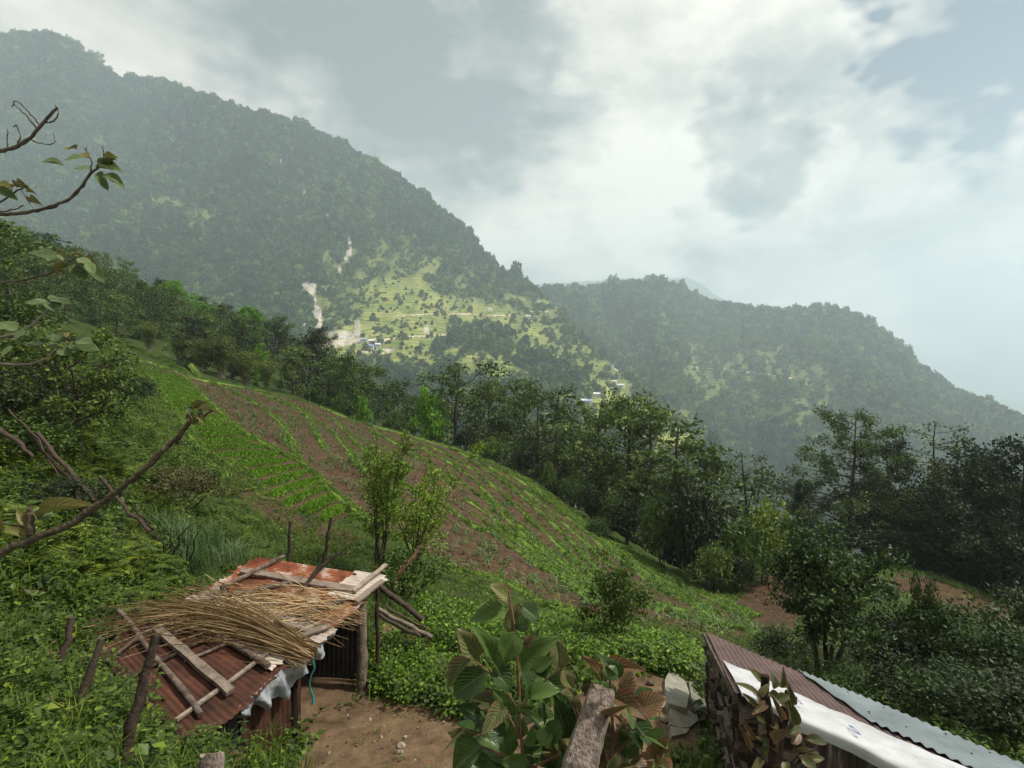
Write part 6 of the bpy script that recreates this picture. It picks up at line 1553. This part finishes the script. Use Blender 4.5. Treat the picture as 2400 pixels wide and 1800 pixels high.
def stems(pl_, lst, d0):
    for pts, r0 in lst:
        P = np.array([at(*Z2(x, y), d0 + .03) for x, y in pts]) - np.array(pl_.location); mb = MB()
        if pts[0][1] > 1450: P = np.vstack([[P[0][0] * .4, 0, .1], P])
        tube(mb, P, np.linspace(r0, r0 * .55, len(P)), 7, jitter=.06); mb.build('stem', MATS['red_stem'], pl_, True)
stems(plant, [([(800, 1520), (790, 1250), (782, 1060), (768, 860), (757, 700), (725, 500), (718, 455)], .006), ([(785, 1150), (690, 1010), (605, 925), (515, 848)], .004), ([(785, 1120), (850, 1050), (930, 970), (1015, 900)], .004), ([(795, 1320), (690, 1120)], .005), ([(800, 1480), (730, 1420), (560, 1350)], .006), ([(800, 1500), (1000, 1400), (1055, 1200)], .007)], 1.86)
stems(plant2, [([(1300, 1560), (1320, 1300), (1310, 1080), (1300, 930), (1290, 890)], .006), ([(1320, 1300), (1400, 1180), (1470, 1130)], .006), ([(1320, 1400), (1430, 1300), (1500, 1285)], .006), ([(1310, 1500), (1270, 1365), (1120, 1170), (1090, 1090)], .006), ([(1320, 1480), (1480, 1440), (1570, 1430)], .006)], 1.80)

# ------------------------------------------------------------------ reddish sprig in front of the hut
SPL = [leaf_mesh('leaf', s, 'sprig_leaf', 7, 4, .0, .3 + .2 * s, .4, acute=1.0) for s in range(3)]
SPR = [leaf_mesh('leaf', s, 'big_red', 7, 4, .0, .3, .4) for s in range(2)]
sprig = thing('leafy_sprig', 'leafy sprig with upright stubby stems and reddish leaves in front of the hut', 'shrub', (1.13, 2.4, -2.3))
Z3 = lambda x, y: (x / 2.765 + 1600, y / 2.765 + 1200)
mb = MB()
for pts, r0 in [([(600, 1800), (590, 1500), (560, 1300), (530, 1180), (535, 1060)], .028), ([(600, 1700), (650, 1350), (665, 1250), (680, 1160)], .020), ([(590, 1550), (640, 1420), (690, 1260), (730, 1195)], .018), ([(600, 1700), (480, 1560), (400, 1480)], .008), ([(610, 1700), (760, 1560), (860, 1540)], .008), ([(600, 1650), (440, 1600), (410, 1450)], .006)]:
    P = np.array([at(*Z3(x, y), 2.4) for x, y in pts]) - np.array(sprig.location)
    if pts[0][1] >= 1800: P = np.vstack([[0, 0, .05], P])
    tube(mb, P, np.linspace(r0, r0 * .6, len(P)), 8, jitter=.15)
mb.build('stem', MATS['dark_wood'], sprig, True)
for x0, y0, x1, y1, w, c in [(470,1190,360,1070,50,0),(520,1110,450,1000,50,0),(590,1150,600,1030,50,0),(610,1130,720,1080,50,0),(640,1140,670,1040,40,0),(480,1260,400,1180,40,0),(520,1290,470,1120,46,1),(700,1250,740,1190,50,0),(690,1280,720,1440,70,1),(740,1380,700,1240,70,0),(610,1210,700,1190,60,0),(560,1170,640,1210,60,0),
 (790,1470,970,1480,60,0),(610,1560,530,1455,60,0),(640,1600,560,1480,60,0),(700,1500,780,1400,70,1),(720,1560,900,1550,60,0),(760,1590,880,1650,70,0),(780,1600,920,1590,60,0),(640,1640,600,1700,70,0),(680,1620,660,1710,60,0),(470,1480,390,1350,40,1),(440,1540,400,1420,40,1),(560,1400,500,1330,60,1),(620,1420,560,1340,60,1),(650,1350,620,1250,50,1),(560,1520,480,1600,60,1),(740,1640,800,1700,70,0),(690,1440,790,1370,60,1),(580,1480,650,1420,70,1),(520,1600,450,1680,50,1),(540,1240,480,1290,50,1),(500,1200,540,1120,50,0)]:
    D0 = 2.36 + rl.uniform(-.12, .08); set_leaf(sprig, (SPL[rl.integers(0, 3)] if c == 0 or rl.random() < .5 else SPR[rl.integers(0, 2)]), at(*Z3(x0, y0), D0), at(*Z3(x1, y1), D0 - rl.uniform(-.05, .08)), w / 2.765 / F * D0, unit(np.array([rl.normal(0, .4), -.7, .6])))

# ------------------------------------------------------------------ overhanging branches, left
GL = [leaf_mesh('leaf', s, 'branch_leaf_green', 9, 6, .0, .08, .15 + .15 * s, acute=.1, shape=1.0) for s in range(2)]
GR = [leaf_mesh('leaf', s, 'branch_leaf_green', 9, 6, .0, .05, .0, acute=.1, roll=1.5 - .5 * s) for s in range(2)]
OL = [leaf_mesh('leaf', s, 'branch_leaf_olive', 7, 4, .0, .4, .6, roll=1.2 * s) for s in range(2)]
def branch(lab, stems_, lvs, D, m, group='branches reaching in from the left'):
    x, y = stems_[0][0][0]; o = thing('tree_branch', lab, 'branch', at(x, y, D), 0, group); loc = np.array(o.location)
    for k, (pts, r0, r1) in enumerate(stems_):
        p = np.array(pts, float); n = max(9, 4 * len(p)); s = np.r_[0, np.cumsum(np.hypot(*np.diff(p, axis=0).T))]; t = np.linspace(0, s[-1], n); P = at(np.interp(t, s, p[:, 0]), np.interp(t, s, p[:, 1]), D)
        P[1:-1] = (P[:-2] + 2 * P[1:-1] + P[2:]) / 4; mb = MB(); kn = 1 + .22 * (rl.random(n) < .22); tube(mb, P - loc + rl.normal(0, .0012, P.shape), np.linspace(r0, r1, n) * (1.0 if r0 > 8 else .72) * kn / F * D, 9 if k == 0 else 5, jitter=.2); mb.build('stem' if k == 0 else 'twig', MATS[m], o, True)
    for x0, y0, x1, y1, w, c in lvs:
        D0 = D + rl.uniform(-.06, .06); me = {'g': GL, 'r': GR, 'o': OL}[c][rl.integers(0, 2)]
        set_leaf(o, me, at(x0, y0, D0), at(x1, y1, D0 - rl.uniform(-.03, .05)), w / F * D0, unit(np.array([rl.normal(0, .2), -.6, .75 + rl.normal(0, .15)])))
    return o
branch('bare twig with two thin forked shoots high at the left edge', [([(-60, 372), (0, 355), (40, 345), (80, 315), (100, 290), (118, 268), (137, 252)], 7, 4), ([(85, 300), (60, 268), (32, 243)], 3, 1.5), ([(95, 295), (70, 265), (36, 232), (28, 250)], 2.5, 1.5), ([(102, 287), (128, 285), (138, 262), (128, 246)], 3, 1.5), ([(40, 345), (48, 318), (38, 290), (32, 298)], 2.5, 1.5), ([(18, 352), (17, 325), (18, 305)], 2.5, 1.5), ([(75, 330), (110, 340), (130, 335), (125, 310)], 2, 1)], [], 2.0, 'twig_bark')
branch('curved branch ending in a tuft of rolled green leaves', [([(-60, 503), (0, 502), (60, 499), (120, 486), (165, 465), (195, 435), (212, 405), (228, 395)], 6, 4), ([(212, 405), (215, 380), (200, 350)], 3, 2), ([(228, 395), (245, 375), (240, 340)], 3, 1.5)],
 [(225,390,285,400,38,'r'),(232,385,272,372,30,'r'),(215,395,172,392,40,'g'),(150,388,98,376,30,'r'),(232,402,252,445,26,'r'),(240,408,292,440,28,'r'),(238,412,285,430,22,'g'),(200,370,150,372,26,'g'),(205,372,182,352,26,'o'),(180,350,150,340,26,'o'),(248,372,272,362,18,'o'),(250,375,262,380,16,'o'),(203,350,196,340,14,'o')], 2.0, 'twig_bark')
branch('short branch with one big rolled leaf at the left edge below the curved branch', [([(-60, 492), (0, 475), (30, 455), (52, 440), (66, 435)], 4, 2), ([(50, 445), (78, 492)], 1.5, 1), ([(-30, 502), (40, 490), (55, 480)], 3, 2)],
 [(-20, 445, 42, 468, 30, 'r'), (-5, 430, 25, 440, 24, 'o'), (40, 440, 62, 432, 16, 'o'), (60, 450, 85, 448, 16, 'o'), (70, 475, 92, 470, 14, 'o'), (30, 440, 40, 425, 14, 'o')], 2.0, 'twig_bark')
branch('slender branch with a tuft of drooping leaves before the wood', [([(-60, 672), (0, 662), (70, 655), (120, 640), (155, 622)], 4, 2.5), ([(155, 622), (175, 600), (178, 575)], 2.5, 1.5)],
 [(130,610,65,585,40,'g'),(150,615,105,600,34,'g'),(160,618,120,640,30,'o'),(170,615,200,650,36,'g'),(175,612,210,640,32,'g'),(185,610,245,660,30,'g'),(180,605,215,618,26,'g'),(165,600,195,588,20,'o'),(150,600,130,585,22,'o'),(190,620,235,625,26,'o'),(165,625,175,660,34,'g'),(205,615,220,640,22,'g')], 2.1, 'twig_bark')
branch('pale branch with flat rounded leaves above the small tree', [([(-60, 800), (0, 790), (50, 782), (90, 750), (112, 722), (118, 708)], 5, 3)],
 [(105,712,55,706,24,'g'),(112,708,80,700,20,'g'),(112,708,130,728,26,'g'),(118,705,150,715,28,'g'),(120,702,165,708,24,'g'),(110,700,135,695,20,'g'),(20,770,-20,760,34,'g'),(40,775,10,752,30,'g'),(60,775,30,795,30,'g'),(120,715,100,730,24,'g'),(5,800,-25,830,36,'g'),(30,810,0,835,30,'g')], 1.9, 'bark_pale')
branch('low branch with round grey-green leaves above the small tree crown', [([(-60, 850), (0, 853), (70, 854), (110, 840), (132, 818)], 4, 2.5), ([(110, 808), (150, 805), (170, 800)], 1.5, 1)],
 [(100,808,55,806,26,'g'),(100,810,60,800,22,'g'),(135,800,115,780,26,'g'),(150,800,135,778,28,'g'),(140,815,165,830,32,'g'),(150,812,185,815,30,'g'),(160,808,215,820,30,'g'),(170,805,235,818,30,'g'),(175,800,212,788,34,'g'),(180,800,215,800,28,'g'),(140,810,120,830,28,'g'),(160,795,170,775,18,'o'),(145,795,150,770,14,'o')], 2.1, 'bark_pale')
branch('long thick bare branch with budding tip reaching across the left bank', [([(-90, 1322), (0, 1298), (60, 1270), (110, 1252), (160, 1232), (230, 1185), (290, 1140), (340, 1098), (385, 1052), (420, 1020), (450, 985), (478, 962)], 9.5, 5), ([(450, 990), (480, 975), (500, 960)], 6, 3), ([(452, 985), (440, 965), (425, 960)], 4, 2), ([(72, 1250), (70, 1190)], 9, 7), ([(-30, 1220), (20, 1228), (70, 1240)], 4, 3), ([(410, 1075), (425, 1062)], 3, 2), ([(345, 1095), (360, 1088)], 6, 4), ([(418, 1040), (408, 1028)], 6, 4)],
 [(462 + 10 * math.cos(q * 2.4), 968 + 9 * math.sin(q * 2.4), 466 + (24 + 16 * ((q * 7) % 5) / 5) * math.cos(q * 2.4), 962 + (20 + 14 * ((q * 3) % 4) / 4) * math.sin(q * 2.4), 11 + (q % 3) * 2, 'o' if q % 4 else 'g') for q in range(15)] + [(90,1215,190,1155,34,'o'),(85,1215,120,1190,60,'g'),(60,1260,20,1235,40,'o'),(75,1225,40,1200,30,'o'),(0,1250,-20,1200,40,'o')], 1.55, 'branch_bark')

# ------------------------------------------------------------------ far houses and roads
mat('house_wall', (.42, .38, .33), (.58, .54, .48), rough=.9, scale=.5); mat('roof_blue', (.20, .30, .50), (.30, .42, .62), rough=.5, scale=.3); mat('roof_white', (.62, .64, .66), (.78, .80, .82), rough=.5, scale=.3); mat('window_dark', (.03, .03, .035), rough=.3)
mat('road_dirt', (.40, .33, .22), (.60, .52, .38), rough=1, scale=.05)
def house(px, py, dep, L, W, H, m, rz, lab):
    D = float(dep(np.array(float(px)), np.array(float(py)))) - 3; p = at(px, py, D); o = thing('house', lab, 'house', p, rz, 'houses on the far mountainside')
    mb = MB(); mb.add(box_verts((-L / 2, -W / 2, -3), (L, 0, 0), (0, W, 0), (0, 0, H + 3)), BOXF); mb.add(np.array([[-L / 2, -W / 2, H], [-L / 2, W / 2, H], [-L / 2, 0, H + 1.3], [L / 2, -W / 2, H], [L / 2, W / 2, H], [L / 2, 0, H + 1.3]]), np.array([[0, 1, 2], [3, 5, 4]])); mb.build('wall', MATS['house_wall'], o)
    mb = MB(); e = .5; V = np.array([[-L / 2 - e, -W / 2 - e, H - .35], [L / 2 + e, -W / 2 - e, H - .35], [L / 2 + e, 0, H + 1.5], [-L / 2 - e, 0, H + 1.5], [-L / 2 - e, W / 2 + e, H - .35], [L / 2 + e, W / 2 + e, H - .35]]); mb.add(np.vstack([V, V + [0, 0, .15]]), np.array([[0, 1, 2, 3], [3, 2, 5, 4], [6, 7, 8, 9], [9, 8, 11, 10], [0, 1, 7, 6], [4, 5, 11, 10]])); mb.build('roof', MATS[m], o)
    for k in (-.28, .28):
        mb = MB(); mb.add(box_verts((L * k - .5, -W / 2 - .04, 1), (1, 0, 0), (0, .06, 0), (0, 0, 1.1)), BOXF); mb.build('window', MATS['window_dark'], o)
    mb = MB(); mb.add(box_verts((-.45, -W / 2 - .04, 0), (.9, 0, 0), (0, .06, 0), (0, 0, 2)), BOXF); mb.build('door', MATS['window_dark'], o)
for h in [(853, 801, depth_a, 9, 6, 3.5, 'roof_blue', .1, 'blue-roofed house by the mountain road, first of its hamlet'), (872, 804, depth_a, 8, 6, 3.2, 'roof_white', -.1, 'pale-roofed house in the middle of the roadside hamlet'), (892, 800, depth_a, 8, 5, 3, 'roof_blue', .2, 'blue-roofed house at the end of the roadside hamlet'),
          (868, 816, depth_a, 9, 6, 3.5, 'roof_blue', 0, 'blue-roofed house below the hamlet road'), (886, 812, depth_a, 7, 5, 3, 'roof_white', .1, 'pale small house below the hamlet road'), (1092, 779, depth_a, 8, 6, 3.5, 'roof_white', .2, 'house where the road enters the dark wood stand'), (1106, 785, depth_a, 7, 5, 3, 'roof_white', .1, 'house just below the bend by the wood stand'),
          (1264, 714, depth_a, 9, 7, 5, 'roof_blue', 0, 'lone blue house high on the spur'), (1238, 745, depth_a, 8, 5, 3, 'roof_white', 0, 'pale house under the upper road end'), (1398, 929, depth_a, 8, 6, 3.5, 'roof_white', .1, 'pale house on the lower terraces'), (1380, 946, depth_a, 8, 6, 3.5, 'roof_blue', -.1, 'blue house lowest on the terraces'),
          (1368, 944, depth_a, 6, 5, 3, 'roof_white', .3, 'tiny house beside the blue one on the terraces'), (1456, 907, depth_a, 9, 6, 3, 'roof_white', -.5, 'pale house on the spur edge against the far ridge'), (1440, 898, depth_a, 7, 5, 3, 'roof_white', -.5, 'small house on the spur edge above the pale one')]:
    house(*h)
def road(pts, dep, w, lab):
    p = np.array(pts, float); s = np.r_[0, np.cumsum(np.hypot(*np.diff(p, axis=0).T))]; n = int(s[-1] / 4) + 2; t = np.linspace(0, s[-1], n); x = np.interp(t, s, p[:, 0]); y = np.interp(t, s, p[:, 1]) + rng.normal(0, .5, n); D = dep(x, y); P = at(x, y, D - 2.0)
    mb = MB(); V = np.vstack([P + [0, -w * .35, -w * .35], P + [0, w * .4, w * .30]]); mb.add(V, grid_faces(2, n)); tag(mb.build('mountain_road', MATS['road_dirt']), lab, kind='structure')
road([(670, 803), (745, 801), (830, 798), (900, 796), (960, 789), (1020, 786), (1080, 782)], depth_a, 5, 'pale dirt road past the hamlet'); road([(930, 739), (1010, 736), (1100, 736), (1150, 739), (1210, 739), (1240, 729), (1290, 731)], depth_a, 4, 'upper dirt road across the spur')
road([(1090, 779), (1150, 771), (1190, 761), (1205, 750)], depth_a, 4, 'dirt road bend above the wood stand'); road([(1185, 847), (1240, 843), (1325, 836)], depth_a, 5, 'short dirt road on the lower spur'); road([(830, 823), (910, 829)], depth_a, 4, 'dirt track below the hamlet')
road([(1620, 862), (1700, 866), (1800, 878), (1880, 890)], depth_b, 6, 'dirt road on the far ridge'); road([(1480, 864), (1560, 868)], depth_b, 4, 'short dirt track on the far ridge')
